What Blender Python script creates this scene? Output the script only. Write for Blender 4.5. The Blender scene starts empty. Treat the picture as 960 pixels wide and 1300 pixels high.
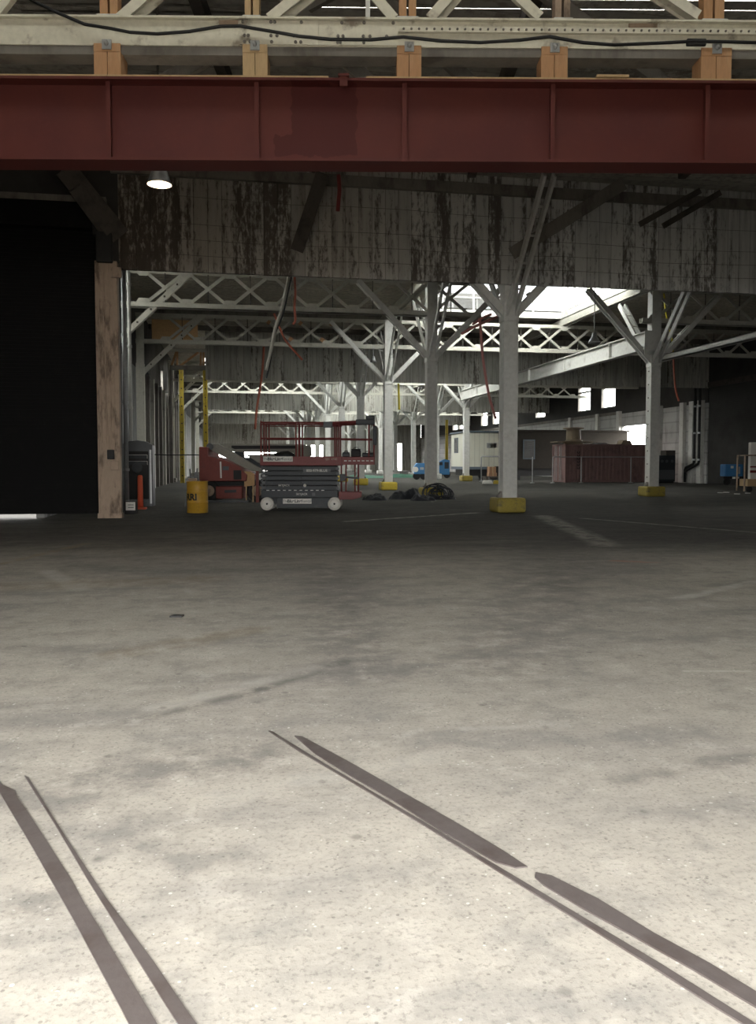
import bpy, bmesh, math, random
from mathutils import Vector, Matrix, noise as mnoise
random.seed(7)
R = math.radians
col = bpy.context.scene.collection
scene = bpy.context.scene

# ------------------------------------------------------------------ camera geometry
F = 1036.0                      # focal length in pixels of the 960x1300 frame
CH = 1.42                       # eye height
YAW, PITCH = R(9.75), R(2.93)   # turned right of the hall's axis, tipped a little down
CX, CY = 480.0, 640.0
CAM = Vector((0, 0, CH))
FW = Vector((math.sin(YAW), math.cos(YAW), 0))
RT = Vector((math.cos(YAW), -math.sin(YAW), 0))
UP = Vector((0, 0, 1))
fwd = FW * math.cos(PITCH) - UP * math.sin(PITCH)
upv = FW * math.sin(PITCH) + UP * math.cos(PITCH)
FYAW = R(8.92)                  # the front bay is a little skewed to the hall
FN = Vector((math.sin(FYAW), math.cos(FYAW), 0))
FR = Vector((math.cos(FYAW), -math.sin(FYAW), 0))

def ray(u, v): return fwd + RT * ((u - CX) / F) + upv * ((CY - v) / F)
def G(u, v, z=0.0):             # point on the ground
    d = ray(u, v); return CAM + d * ((z - CH) / d.z)
def PB(u, v, Y):                # on the hall plane at depth Y
    d = ray(u, v); return CAM + d * (Y / d.y)
def PX(u, v, X):                # on a side wall plane
    d = ray(u, v); return CAM + d * (X / d.x)
def PF(u, v, yf):               # on a front-bay plane
    d = ray(u, v); return CAM + d * (yf / d.dot(FN))
def PD(u, v, D):                # at distance D ahead of the lens
    d = ray(u, v); return CAM + d * (D / d.dot(FW))
def FF(x, y, z): return FR * x + FN * y + Vector((0, 0, z))

# ------------------------------------------------------------------ materials
def new_mat(name):
    m = bpy.data.materials.new(name); m.use_nodes = True
    nt = m.node_tree; b = nt.nodes['Principled BSDF']
    return m, nt, b
class NT:
    def __init__(s, nt): s.nt = nt
    def n(s, t, **k):
        x = s.nt.nodes.new(t)
        for a, b in k.items(): setattr(x, a, b)
        return x
    def link(s, a, b): s.nt.links.new(a, b)
    def val(s, sock, v):
        if isinstance(v, (int, float, tuple, list)): sock.default_value = v
        else: s.link(v, sock)
    def math(s, op, a, b=0.0, c=0.0, clamp=False):
        x = s.n('ShaderNodeMath', operation=op, use_clamp=clamp)
        s.val(x.inputs[0], a); s.val(x.inputs[1], b)
        if op in ('MULTIPLY_ADD', 'SMOOTH_MIN'): s.val(x.inputs[2], c)
        return x.outputs[0]
    def step(s, a, lo, hi):     # smooth step 0..1
        x = s.n('ShaderNodeMapRange', interpolation_type='SMOOTHSTEP')
        s.val(x.inputs[0], a); x.inputs[1].default_value = lo; x.inputs[2].default_value = hi
        return x.outputs[0]
    def mix(s, f, a, b):
        x = s.n('ShaderNodeMix', data_type='RGBA')
        s.val(x.inputs[0], f)
        s.val(x.inputs[6], tuple(a) + (1,) if isinstance(a, (tuple, list)) and len(a) == 3 else a)
        s.val(x.inputs[7], tuple(b) + (1,) if isinstance(b, (tuple, list)) and len(b) == 3 else b)
        return x.outputs[2]
    def coord(s): return s.n('ShaderNodeTexCoord').outputs['Object']
    def scaled(s, co, sc):
        x = s.n('ShaderNodeVectorMath', operation='MULTIPLY'); s.link(co, x.inputs[0]); x.inputs[1].default_value = sc
        return x.outputs[0]
    def noise(s, co, scale, detail=4, rough=.55):
        x = s.n('ShaderNodeTexNoise'); s.link(co, x.inputs['Vector'])
        x.inputs['Scale'].default_value = scale; x.inputs['Detail'].default_value = detail; x.inputs['Roughness'].default_value = rough
        return x.outputs[0]
    def bump(s, h, bsdf, strength=.3, dist=.02):
        x = s.n('ShaderNodeBump'); x.inputs['Strength'].default_value = strength; x.inputs['Distance'].default_value = dist
        s.link(h, x.inputs['Height']); s.link(x.outputs[0], bsdf.inputs['Normal'])

def worn(name, c1, c2, scale=3.0, lo=.45, hi=.7, rough=.6, metal=0.0, bump=.15, fine=None, stretch=(1, 1, 1), spec=.35):
    """A base colour that is worn, dirty or chipped to a second colour in irregular patches."""
    m, nt, b = new_mat(name); N = NT(nt); co = N.scaled(N.coord(), stretch)
    n1 = N.noise(co, scale, 6, .62)
    k = N.step(n1, lo, hi)
    c = N.mix(k, c1, c2)
    n2 = N.noise(co, scale * 5.3, 4)
    v = N.step(n2, .3, .75)
    c = N.mix(N.math('MULTIPLY', v, .35), c, tuple(x * .62 for x in c1))
    N.link(c, b.inputs['Base Color'])
    b.inputs['Roughness'].default_value = rough; b.inputs['Metallic'].default_value = metal
    b.inputs['Specular IOR Level'].default_value = spec
    if bump: N.bump(n2, b, bump, .01)
    return m

M = {}
M['white_paint'] = worn('white_paint', (.60, .60, .565), (.36, .345, .31), 1.6, .55, .75, .55)
M['cream_paint'] = worn('cream_paint', (.66, .63, .52), (.27, .23, .18), 2.2, .56, .68, .6)
M['truss_paint'] = worn('truss_paint', (.47, .46, .40), (.30, .27, .23), 1.8, .55, .75, .6)
M['grey_timber'] = worn('grey_timber', (.20, .185, .165), (.10, .09, .08), 2.5, .45, .7, .8, stretch=(1, 1, .4))
M['dark_timber'] = worn('dark_timber', (.085, .075, .065), (.045, .04, .036), 2.5, .45, .7, .85)
M['orange_timber'] = worn('orange_timber', (.45, .25, .125), (.52, .35, .21), 3, .5, .8, .7, stretch=(3, 3, .5))
M['tan_timber'] = worn('tan_timber', (.47, .33, .18), (.38, .26, .14), 3, .5, .8, .7, stretch=(3, 3, .5))
M['plywood'] = worn('plywood', (.52, .33, .16), (.42, .25, .12), 2, .5, .8, .7)
M['yellow_paint'] = worn('yellow_paint', (.52, .39, .045), (.17, .14, .07), 3.5, .56, .72, .55)
M['yellow_shaded'] = worn('yellow_shaded', (.30, .235, .045), (.12, .105, .06), 3.5, .52, .72, .6)  # darkened yellow: shade on the front bases put into the colour
M['drum_yellow'] = worn('drum_yellow', (.42, .24, .025), (.24, .14, .03), 5, .55, .75, .5)
M['black'] = worn('black_rubber', (.02, .02, .02), (.035, .033, .03), 6, .5, .8, .7)
M['cable'] = worn('cable_black', (.012, .012, .013), (.02, .02, .02), 9, .5, .8, .5, bump=0)
M['shutter_black'] = worn('shutter_black', (.010, .010, .010), (.016, .015, .014), 3, .5, .8, .85, spec=.08)
M['lift_dark'] = worn('lift_dark', (.024, .029, .034), (.045, .045, .045), 4, .55, .8, .5)
M['lift_red'] = worn('lift_red', (.17, .028, .026), (.12, .035, .032), 4, .55, .8, .5)
M['boom_red'] = worn('boom_red', (.19, .042, .032), (.13, .045, .036), 3, .55, .8, .55)
M['boom_grey'] = worn('boom_grey', (.25, .24, .205), (.17, .16, .13), 3, .55, .8, .55)
M['cabinet_grey'] = worn('cabinet_grey', (.085, .09, .095), (.06, .06, .06), 5, .55, .8, .5)
M['sign_white'] = worn('sign_white', (.70, .68, .63), (.6, .58, .52), 6, .55, .8, .6, bump=0)
M['tyre_white'] = worn('tyre_white', (.62, .60, .55), (.45, .43, .38), 6, .55, .8, .7)
M['blue'] = worn('blue_paint', (.05, .18, .38), (.04, .11, .22), 4, .55, .8, .5)
M['rust_red'] = worn('rust_red', (.215, .13, .12), (.13, .085, .08), 1.6, .5, .7, .7)
M['trailer_white'] = worn('trailer_white', (.60, .60, .52), (.52, .50, .42), 1, .5, .8, .6)
M['trailer_brown'] = worn('trailer_brown', (.038, .034, .029), (.03, .027, .024), 1, .5, .8, .9, spec=.1)
M['trailer_trim'] = worn('trailer_trim', (.12, .15, .18), (.10, .12, .14), 2, .5, .8, .6)
M['galvanised'] = worn('galvanised', (.42, .43, .43), (.30, .30, .30), 4, .5, .8, .45, .6)
M['rail_steel'] = worn('rail_steel', (.098, .083, .079), (.07, .055, .05), 5, .45, .7, .55, .1, stretch=(1, 1, 1))
M['hose_red'] = worn('hose_red', (.58, .25, .23), (.45, .18, .16), 6, .5, .8, .6, bump=0)
M['hose_orange'] = worn('hose_orange', (.45, .13, .08), (.35, .10, .08), 6, .5, .8, .6, bump=0)
M['tape_yellow'] = worn('tape_yellow', (.75, .62, .05), (.6, .5, .05), 6, .5, .8, .6, bump=0)
M['cardboard'] = worn('cardboard', (.33, .19, .11), (.26, .15, .09), 4, .5, .8, .8)
M['tarp'] = worn('tarp_dark', (.016, .018, .023), (.035, .035, .04), 5, .5, .75, .55)
M['green_tarp'] = worn('green_tarp', (.06, .17, .12), (.10, .2, .15), 5, .5, .75, .6)
M['delineator'] = worn('delineator_orange', (.60, .10, .045), (.45, .10, .05), 5, .5, .8, .6)
M['post_brown'] = worn('post_brown', (.36, .27, .20), (.12, .085, .06), 2.6, .48, .66, .7, stretch=(1.5, 1.5, .5))
M['paper'] = worn('paper', (.6, .58, .55), (.5, .5, .47), 6, .5, .8, .8, bump=0)
M['fan_tan'] = worn('hood_tan', (.24, .19, .13), (.18, .14, .1), 3, .5, .8, .7)
M['far_wall'] = worn('far_wall', (.33, .34, .36), (.27, .27, .28), .4, .5, .8, .8)
M['dark_wall'] = worn('dark_wall', (.05, .048, .045), (.032, .03, .028), .6, .45, .7, .85)
M['roof_tin'] = worn('roof_tin', (.30, .31, .31), (.24, .24, .24), 1, .5, .8, .6)

def siding(name, c1, c2, period, axis, depth, rough=.6, dark=.45):
    """Ribbed or lapped sheet: relief lines at a fixed period along one axis."""
    m, nt, b = new_mat(name); N = NT(nt); co = N.coord()
    sep = N.n('ShaderNodeSeparateXYZ'); N.link(co, sep.inputs[0])
    x = sep.outputs['XYZ'.index(axis)]
    w = N.math('SINE', N.math('MULTIPLY', x, 2 * math.pi / period))
    n1 = N.noise(N.scaled(co, (1, 1, .35)), 1.1, 6, .65)
    c = N.mix(N.step(n1, .45, .68), c1, c2)
    g = N.step(w, -1.0, -.82)
    c = N.mix(N.math('MULTIPLY', N.math('SUBTRACT', 1.0, g), dark), c, (.03, .03, .03))
    N.link(c, b.inputs['Base Color']); b.inputs['Roughness'].default_value = rough
    N.bump(w, b, .6, depth)
    return m
M['corrugated'] = siding('corrugated_white', (.22, .22, .21), (.09, .085, .075), .55, 'Y', .05, dark=.7)
M['lap_white'] = siding('lapped_white', (.40, .40, .385), (.25, .245, .23), .75, 'Z', .02, dark=.3)
M['shutter_grey'] = siding('shutter_grey', (.10, .10, .10), (.07, .07, .07), .12, 'Z', .02)
M['trailer_ribs'] = siding('trailer_ribs', (.60, .60, .51), (.54, .53, .45), .4, 'X', .006, dark=.25)

def planks(name, paint, bare, width=.30, amount=.5, axis='X', rough=.85, seam_k=.42, x_tone=False):
    """Vertical boards, paint flaking off board by board."""
    m, nt, b = new_mat(name); N = NT(nt); co = N.coord()
    sep = N.n('ShaderNodeSeparateXYZ'); N.link(co, sep.inputs[0])
    x = sep.outputs['XYZ'.index(axis)]
    q = N.math('DIVIDE', x, width)
    idx = N.math('FLOOR', q); fr = N.math('FRACT', q)
    wn = N.n('ShaderNodeTexWhiteNoise', noise_dimensions='1D'); N.link(idx, wn.inputs['W'])
    st = N.scaled(co, (3.2, 3.2, .30))
    cmb = N.n('ShaderNodeVectorMath', operation='ADD'); N.link(st, cmb.inputs[0])
    sx = N.n('ShaderNodeCombineXYZ'); N.link(N.math('MULTIPLY', idx, 3.7), sx.inputs[2]); N.link(sx.outputs[0], cmb.inputs[1])
    streak = N.noise(cmb.outputs[0], 1.6, 5, .6)
    chips = N.noise(N.scaled(co, (6, 6, 2.4)), 2.0, 5, .7)
    zone = N.noise(N.scaled(co, (.30, .30, .12)), 1.0, 3, .5)
    s = N.math('ADD', N.math('MULTIPLY', streak, .5), N.math('MULTIPLY', chips, .5))
    s = N.math('ADD', s, N.math('MULTIPLY', N.math('SUBTRACT', wn.outputs[0], .5), .16))
    s = N.math('ADD', s, N.math('MULTIPLY', N.math('SUBTRACT', zone, .5), .45))
    k = N.math('MULTIPLY', N.step(s, .62 - .2 * amount, .76 - .2 * amount), .9)
    tint = N.mix(wn.outputs[0], tuple(p * .78 for p in paint), paint)
    tint = N.mix(N.step(streak, .42, .72), tint, tuple(p * .55 for p in paint))
    tint = N.mix(N.math('MULTIPLY', N.step(chips, .55, .8), .7), tint, tuple(p * .5 for p in paint))
    c = N.mix(k, tint, bare)
    if x_tone:  # darker and browner to the left, paler to the right
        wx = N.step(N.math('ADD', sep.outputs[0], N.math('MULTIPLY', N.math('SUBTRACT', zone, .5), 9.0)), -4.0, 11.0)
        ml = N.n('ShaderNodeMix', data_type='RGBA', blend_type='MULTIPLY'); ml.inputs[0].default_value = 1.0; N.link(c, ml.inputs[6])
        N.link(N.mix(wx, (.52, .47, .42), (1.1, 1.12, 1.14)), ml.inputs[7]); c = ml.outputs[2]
    seam = N.math('LESS_THAN', fr, .06)
    c = N.mix(N.math('MULTIPLY', seam, seam_k), c, (.03, .027, .024))
    N.link(c, b.inputs['Base Color']); b.inputs['Roughness'].default_value = rough
    b.inputs['Specular IOR Level'].default_value = .15
    h = N.math('SUBTRACT', N.math('MULTIPLY', streak, .2), seam)
    N.bump(h, b, .3, .012)
    return m
M['planks'] = planks('flaking_planks', (.62, .61, .575), (.10, .086, .075), .36, .8, x_tone=True)
M['planks_far'] = planks('flaking_planks_pale', (.50, .49, .44), (.10, .085, .07), .40, .42)
M['planks_dark'] = planks('bare_planks', (.12, .11, .10), (.05, .045, .04), .35, .6, 'Y')
M['roof_boards'] = planks('roof_boards', (.60, .55, .46), (.34, .30, .25), .32, .5, 'Y')
M['roof_front'] = planks('roof_boards_front', (.50, .48, .43), (.27, .25, .21), .36, .45, 'Y')

def red_mat():
    m, nt, b = new_mat('red_oxide'); N = NT(nt); co = N.coord()
    n1 = N.noise(co, .9, 5); n2 = N.noise(co, 14, 4)
    c = N.mix(N.step(n1, .35, .7), (.098, .022, .017), (.082, .018, .016))
    c = N.mix(N.math('MULTIPLY', N.step(n2, .5, .8), .3), c, (.11, .03, .026))
    # a patch of fresh, darker paint left of the middle
    sep = N.n('ShaderNodeSeparateXYZ'); N.link(co, sep.inputs[0])
    wob = N.math('MULTIPLY', N.math('SUBTRACT', N.noise(co, 5, 3), .5), .16)
    dx = N.math('ABSOLUTE', N.math('ADD', N.math('ADD', sep.outputs[0], .55), wob))
    dz = N.math('ABSOLUTE', N.math('ADD', N.math('SUBTRACT', sep.outputs[2], .58), wob))
    k = N.math('MULTIPLY', N.math('LESS_THAN', dx, .43), N.math('LESS_THAN', dz, .45))
    dx2 = N.math('ABSOLUTE', N.math('ADD', N.math('ADD', sep.outputs[0], 1.0), wob))
    dz2 = N.math('ABSOLUTE', N.math('ADD', N.math('SUBTRACT', sep.outputs[2], .26), wob))
    k2 = N.math('MULTIPLY', N.math('LESS_THAN', dx2, .2), N.math('LESS_THAN', dz2, .14))
    c = N.mix(N.math('MULTIPLY', N.math('MAXIMUM', k, k2), .85), c, (.060, .008, .0075))
    N.link(c, b.inputs['Base Color']); b.inputs['Roughness'].default_value = .62
    b.inputs['Specular IOR Level'].default_value = .3
    N.bump(n2, b, .08, .01)
    return m
M['red_oxide'] = red_mat()

def floor_mat():
    m, nt, b = new_mat('worn_concrete'); N = NT(nt); co = N.coord()
    big = N.noise(co, .16, 6, .6)
    warp = N.scaled(co, (.55, 1.6, 1))
    mid = N.noise(warp, .9, 7, .66)
    fine = N.noise(co, 9, 8, .75)
    blot = N.noise(co, 3.2, 8, .72)
    grit = N.noise(co, 48, 5, .7)
    c = N.mix(N.step(big, .35, .68), (.36, .335, .29), (.28, .263, .235))
    c = N.mix(N.math('MULTIPLY', N.step(mid, .46, .66), .55), c, (.18, .173, .165))
    c = N.mix(N.math('MULTIPLY', N.step(fine, .5, .72), .45), c, (.19, .183, .168))
    c = N.mix(N.math('MULTIPLY', N.step(blot, .48, .64), .5), c, (.20, .193, .18))
    c = N.mix(N.math('MULTIPLY', N.step(blot, .46, .34), .4), c, (.44, .415, .37))
    c = N.mix(N.math('MULTIPLY', N.step(fine, .5, .28), .35), c, (.46, .43, .38))
    c = N.mix(N.math('MULTIPLY', N.step(grit, .50, .66), .5), c, (.14, .13, .12))
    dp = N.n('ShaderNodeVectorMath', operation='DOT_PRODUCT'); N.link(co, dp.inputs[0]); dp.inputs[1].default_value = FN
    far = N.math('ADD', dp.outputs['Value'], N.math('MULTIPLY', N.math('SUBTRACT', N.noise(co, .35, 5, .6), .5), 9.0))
    depth_shade = N.step(far, 5.0, 18.0)  # darker hall floor, with the daylight's falloff painted into its colour
    ml = N.n('ShaderNodeMix', data_type='RGBA', blend_type='MULTIPLY'); N.link(N.math('MULTIPLY', depth_shade, 1.0), ml.inputs[0]); N.link(c, ml.inputs[6]); ml.inputs[7].default_value = (.30, .31, .32, 1)
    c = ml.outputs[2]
    vo = N.n('ShaderNodeTexVoronoi'); N.link(co, vo.inputs['Vector']); vo.inputs['Scale'].default_value = 26.0
    d = N.math('LESS_THAN', vo.outputs['Distance'], N.math('MULTIPLY', N.noise(co, 5.0, 3), .30))
    sel = N.math('GREATER_THAN', N.noise(co, 11, 2), .56)
    vd = N.n('ShaderNodeTexVoronoi'); N.link(co, vd.inputs['Vector']); vd.inputs['Scale'].default_value = 34.0
    c = N.mix(N.math('MULTIPLY', N.math('MULTIPLY', N.math('LESS_THAN', vd.outputs['Distance'], .2), N.math('GREATER_THAN', N.noise(co, 7, 3), .55)), .45), c, (.10, .095, .088))
    c = N.mix(N.math('MULTIPLY', N.math('MULTIPLY', d, sel), .55), c, (.56, .54, .50))
    vo2 = N.n('ShaderNodeTexVoronoi'); N.link(co, vo2.inputs['Vector']); vo2.inputs['Scale'].default_value = 3.1
    d2 = N.step(vo2.outputs['Distance'], .10, .03)
    c = N.mix(N.math('MULTIPLY', d2, .5), c, (.10, .095, .09))
    wob = N.math('MULTIPLY', N.math('SUBTRACT', N.noise(co, 1.5, 5, .7), .5), 1.2)
    def stroke(c, a, q, w, colr, amt):
        a = Vector((a.x, a.y, 0)); q = Vector((q.x, q.y, 0)); e = q - a
        s = N.n('ShaderNodeVectorMath', operation='SUBTRACT'); N.link(co, s.inputs[0]); s.inputs[1].default_value = a
        dt = N.n('ShaderNodeVectorMath', operation='DOT_PRODUCT'); N.link(s.outputs[0], dt.inputs[0]); dt.inputs[1].default_value = e / e.length_squared
        t = N.math('ADD', dt.outputs['Value'], 0.0, clamp=True)
        sc = N.n('ShaderNodeVectorMath', operation='SCALE'); sc.inputs[0].default_value = e; N.link(t, sc.inputs['Scale'])
        r = N.n('ShaderNodeVectorMath', operation='DISTANCE'); N.link(s.outputs[0], r.inputs[0]); N.link(sc.outputs[0], r.inputs[1])
        dd = N.math('ADD', r.outputs['Value'], N.math('MULTIPLY', wob, w * .8))
        k = N.math('MULTIPLY', N.math('MULTIPLY', N.step(dd, w * 1.1, w * .2), N.step(blot, .36, .58)), amt)
        return N.mix(k, c, colr)
    DK, BR, LT = (.11, .105, .10), (.20, .165, .12), (.45, .43, .39)
    for a, q, w, cc, amt in (
        ((170, 915), (330, 875), .09, DK, .6), ((330, 875), (440, 840), .10, DK, .55),
        ((200, 900), (400, 848), .12, LT, .4), ((0, 716), (110, 690), .14, BR, .8),
        ((60, 725), (100, 748), .16, LT, .4), ((150, 830), (320, 800), .22, BR, .5),
        ((0, 745), (250, 735), .5, BR, .45), ((455, 850), (420, 720), .5, DK, .35),
        ((640, 840), (720, 690), .8, DK, .30), ((860, 760), (960, 738), .12, LT, .5),
        ((870, 852), (950, 852), .03, LT, .8), ((440, 662), (605, 651), .16, LT, .8),
        ((690, 655), (770, 692), .35, LT, .55), ((740, 658), (960, 676), .15, LT, .5),
        ((780, 712), (830, 714), .12, (.35, .16, .12), .5), ((40, 1000), (330, 955), .32, DK, .45), ((90, 1020), (260, 1090), .22, DK, .3),
        ((0, 1180), (50, 1150), .12, DK, .5), ((590, 925), (720, 921), .05, LT, .3),
        ((790, 990), (960, 960), .10, DK, .35), ((280, 1010), (560, 960), .10, LT, .25)):
        c = stroke(c, G(*a), G(*q), w, cc, amt)
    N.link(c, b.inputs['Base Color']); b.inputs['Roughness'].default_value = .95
    b.inputs['Specular IOR Level'].default_value = .05
    h = N.math('ADD', N.math('MULTIPLY', fine, .6), N.math('MULTIPLY', grit, .25))
    N.bump(h, b, .35, .012)
    return m
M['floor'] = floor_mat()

def glass_mat(name, clear, veil):
    m = bpy.data.materials.new(name); m.use_nodes = True; nt = m.node_tree; nt.nodes.clear(); N = NT(nt)
    o = N.n('ShaderNodeOutputMaterial'); t = N.n('ShaderNodeBsdfTransparent'); t.inputs[0].default_value = (*clear, 1)
    d = N.n('ShaderNodeBsdfTranslucent'); d.inputs[0].default_value = (.6, .6, .58, 1)
    x = N.n('ShaderNodeMixShader'); x.inputs[0].default_value = veil
    N.link(t.outputs[0], x.inputs[1]); N.link(d.outputs[0], x.inputs[2]); N.link(x.outputs[0], o.inputs[0])
    return m
M['glass'] = glass_mat('dusty_glass', (.93, .95, .95), .12)
M['frosted'] = glass_mat('frosted_glass', (.5, .52, .52), .55)
M['fill_sheet'] = glass_mat('fill_sheet_mat', (.10, .105, .10), .55)
M['dim_glass'] = glass_mat('dim_glass', (.30, .31, .32), .1)  # darker tint added to hold back daylight through the lantern's far pane
def emit(name, c, s):
    m, nt, b = new_mat(name); b.inputs['Base Color'].default_value = (*c, 1)
    b.inputs['Emission Color'].default_value = (*c, 1); b.inputs['Emission Strength'].default_value = s
    return m
M['lamp_glow'] = emit('lamp_glow', (1, .80, .52), 4)

# ------------------------------------------------------------------ mesh builder
class MB:
    def __init__(s): s.v = []; s.f = []
    def _add(s, vs, fs):
        k = len(s.v); s.v += [tuple(p) for p in vs]; s.f += [tuple(i + k for i in f) for f in fs]; return s
    def box(s, c, d, m=None):
        c = Vector(c); x, y, z = d[0] / 2, d[1] / 2, d[2] / 2
        vs = [Vector((a * x, b * y, e * z)) for e in (-1, 1) for b in (-1, 1) for a in (-1, 1)]
        vs = [c + (m @ p if m else p) for p in vs]
        return s._add(vs, [(0, 2, 3, 1), (4, 5, 7, 6), (0, 1, 5, 4), (2, 6, 7, 3), (0, 4, 6, 2), (1, 3, 7, 5)])
    def bx(s, x0, x1, y0, y1, z0, z1): return s.box(((x0 + x1) / 2, (y0 + y1) / 2, (z0 + z1) / 2), (x1 - x0, y1 - y0, z1 - z0))
    def bar(s, p, q, w, h, side=None):
        """a straight bar; side = direction along which w is measured"""
        p, q = Vector(p), Vector(q); d = (q - p).normalized()
        side = Vector(side) if side is not None else (UP.cross(d) if abs(d.z) < .99 else Vector((1, 0, 0)))
        a = (side - d * side.dot(d)).normalized() * (w / 2); b = d.cross(a).normalized() * (h / 2)
        vs = [e + sa * a + sb * b for e in (p, q) for sb in (-1, 1) for sa in (-1, 1)]
        return s._add(vs, [(0, 2, 3, 1), (4, 5, 7, 6), (0, 1, 5, 4), (2, 6, 7, 3), (0, 4, 6, 2), (1, 3, 7, 5)])
    def tube(s, pts, r, seg=8):
        pts = [Vector(p) for p in pts]; k = len(s.v); n = len(pts); prev = None
        for i, p in enumerate(pts):
            d = (pts[min(i + 1, n - 1)] - pts[max(i - 1, 0)]).normalized()
            if prev is None: a = d.orthogonal().normalized()
            else: a = (prev - d * prev.dot(d)).normalized()
            prev = a; b = d.cross(a)
            rr = r[i] if isinstance(r, (list, tuple)) else r
            for j in range(seg):
                t = 2 * math.pi * j / seg; s.v.append(tuple(p + (a * math.cos(t) + b * math.sin(t)) * rr))
        for i in range(n - 1):
            for j in range(seg):
                j2 = (j + 1) % seg; s.f.append((k + i * seg + j, k + i * seg + j2, k + (i + 1) * seg + j2, k + (i + 1) * seg + j))
        s.f.append(tuple(k + j for j in reversed(range(seg)))); s.f.append(tuple(k + (n - 1) * seg + j for j in range(seg)))
        return s
    def lathe(s, prof, c=(0, 0, 0), seg=28, axis='Z', closed=True):
        """profile of (radius, height)"""
        c = Vector(c); k = len(s.v); n = len(prof)
        for r, h in prof:
            for j in range(seg):
                t = 2 * math.pi * j / seg; x, y = r * math.cos(t), r * math.sin(t)
                p = Vector((x, y, h)) if axis == 'Z' else (Vector((x, -h, y)) if axis == 'Y' else Vector((h, x, y)))
                s.v.append(tuple(c + p))
        for i in range(n - 1):
            for j in range(seg):
                j2 = (j + 1) % seg; s.f.append((k + i * seg + j, k + i * seg + j2, k + (i + 1) * seg + j2, k + (i + 1) * seg + j))
        if closed:
            s.f.append(tuple(k + j for j in reversed(range(seg)))); s.f.append(tuple(k + (n - 1) * seg + j for j in range(seg)))
        return s
    def prism(s, poly, y0, y1):
        """polygon in x,z pushed from y0 to y1"""
        n = len(poly)
        vs = [(x, y0, z) for x, z in poly] + [(x, y1, z) for x, z in poly]
        fs = [tuple(range(n)), tuple(reversed(range(n, 2 * n)))] + [(i, i + n, (i + 1) % n + n, (i + 1) % n) for i in range(n)]
        return s._add(vs, fs)
    def prism_z(s, poly, z0, z1):
        n = len(poly)
        vs = [(x, y, z0) for x, y in poly] + [(x, y, z1) for x, y in poly]
        fs = [tuple(reversed(range(n))), tuple(range(n, 2 * n))] + [(i, (i + 1) % n, (i + 1) % n + n, i + n) for i in range(n)]
        return s._add(vs, fs)
    def build(s, name, mat, parent=None, bevel=0, smooth=False):
        me = bpy.data.meshes.new(name); me.from_pydata(s.v, [], s.f); me.update()
        bm = bmesh.new(); bm.from_mesh(me); bmesh.ops.recalc_face_normals(bm, faces=bm.faces); bm.to_mesh(me); bm.free()
        me.materials.append(M[mat] if isinstance(mat, str) else mat)
        if smooth:
            for p in me.polygons: p.use_smooth = True
        o = bpy.data.objects.new(name, me); col.objects.link(o)
        if parent: o.parent = parent
        if bevel:
            b = o.modifiers.new('edge', 'BEVEL'); b.width = bevel; b.segments = 2; b.limit_method = 'ANGLE'
        return o

def tag(o, label, cat, group=None, kind=None):
    o['label'] = label; o['category'] = cat
    if group: o['group'] = group
    if kind: o['kind'] = kind
    return o
def thing(name, label, cat, loc=(0, 0, 0), rz=0.0, group=None, kind=None):
    o = bpy.data.objects.new(name, None); col.objects.link(o); o.empty_display_size = .2
    o.location = loc; o.rotation_euler = (0, 0, rz)
    return tag(o, label, cat, group, kind)
def struct(name, mb, mat, parent=None, **k):
    o = mb.build(name, mat, parent, **k)
    if not parent: o['kind'] = 'structure'
    return o
def copy_tree(o, parent=None):
    c = o.copy(); col.objects.link(c)
    if parent: c.parent = parent
    for ch in list(o.children): copy_tree(ch, c)
    return c
def local(root_loc, rz):
    """world point -> local point of a thing at root_loc turned rz"""
    inv = Matrix.Rotation(-rz, 3, 'Z'); l = Vector(root_loc)
    return lambda p: inv @ (Vector(p) - l)
def lettering(name, text, size, mat, parent, mx, bend=None, bold=0.0):
    cu = bpy.data.curves.new(name, 'FONT'); cu.body = text; cu.size = size; cu.align_x = 'CENTER'; cu.align_y = 'CENTER'
    cu.extrude = .002; cu.offset = bold
    if bend: cu.resolution_u = 3
    t = bpy.data.objects.new(name, cu); col.objects.link(t)
    dg = bpy.context.evaluated_depsgraph_get(); me = bpy.data.meshes.new_from_object(t.evaluated_get(dg))
    bpy.data.objects.remove(t); bpy.data.curves.remove(cu)
    for v in me.vertices:
        p = v.co.copy(); v.co = bend(p) if bend else mx @ p
    me.name = name; me.materials.clear(); me.materials.append(M[mat])
    o = bpy.data.objects.new(name, me); col.objects.link(o); o.parent = parent
    return o
FACE = Matrix.Rotation(R(90), 4, 'X')        # text in the x,z plane, read from the -y side

def sheet(mb, axis, pos, th, a0, a1, b0, b1, holes=()):
    """slab across one axis, with rectangular openings; a,b = the two other axes in order"""
    A = sorted({a0, a1, *[x for h in holes for x in h[:2] if a0 < x < a1]})
    B = sorted({b0, b1, *[x for h in holes for x in h[2:] if b0 < x < b1]})
    for i in range(len(A) - 1):
        for j in range(len(B) - 1):
            ca, cb = (A[i] + A[i + 1]) / 2, (B[j] + B[j + 1]) / 2
            if any(h[0] < ca < h[1] and h[2] < cb < h[3] for h in holes): continue
            if axis == 'X': mb.bx(pos, pos + th, A[i], A[i + 1], B[j], B[j + 1])
            elif axis == 'Y': mb.bx(A[i], A[i + 1], pos, pos + th, B[j], B[j + 1])
            else: mb.bx(A[i], A[i + 1], B[j], B[j + 1], pos, pos + th)
    return mb
def portal(name, loc, sx, sy, rot):
    L = bpy.data.lights.new(name, 'AREA'); L.shape = 'RECTANGLE'; L.size = sx; L.size_y = sy
    L.cycles.is_portal = True
    o = bpy.data.objects.new(name, L); col.objects.link(o); o.location = loc; o.rotation_euler = rot
    return o

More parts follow.
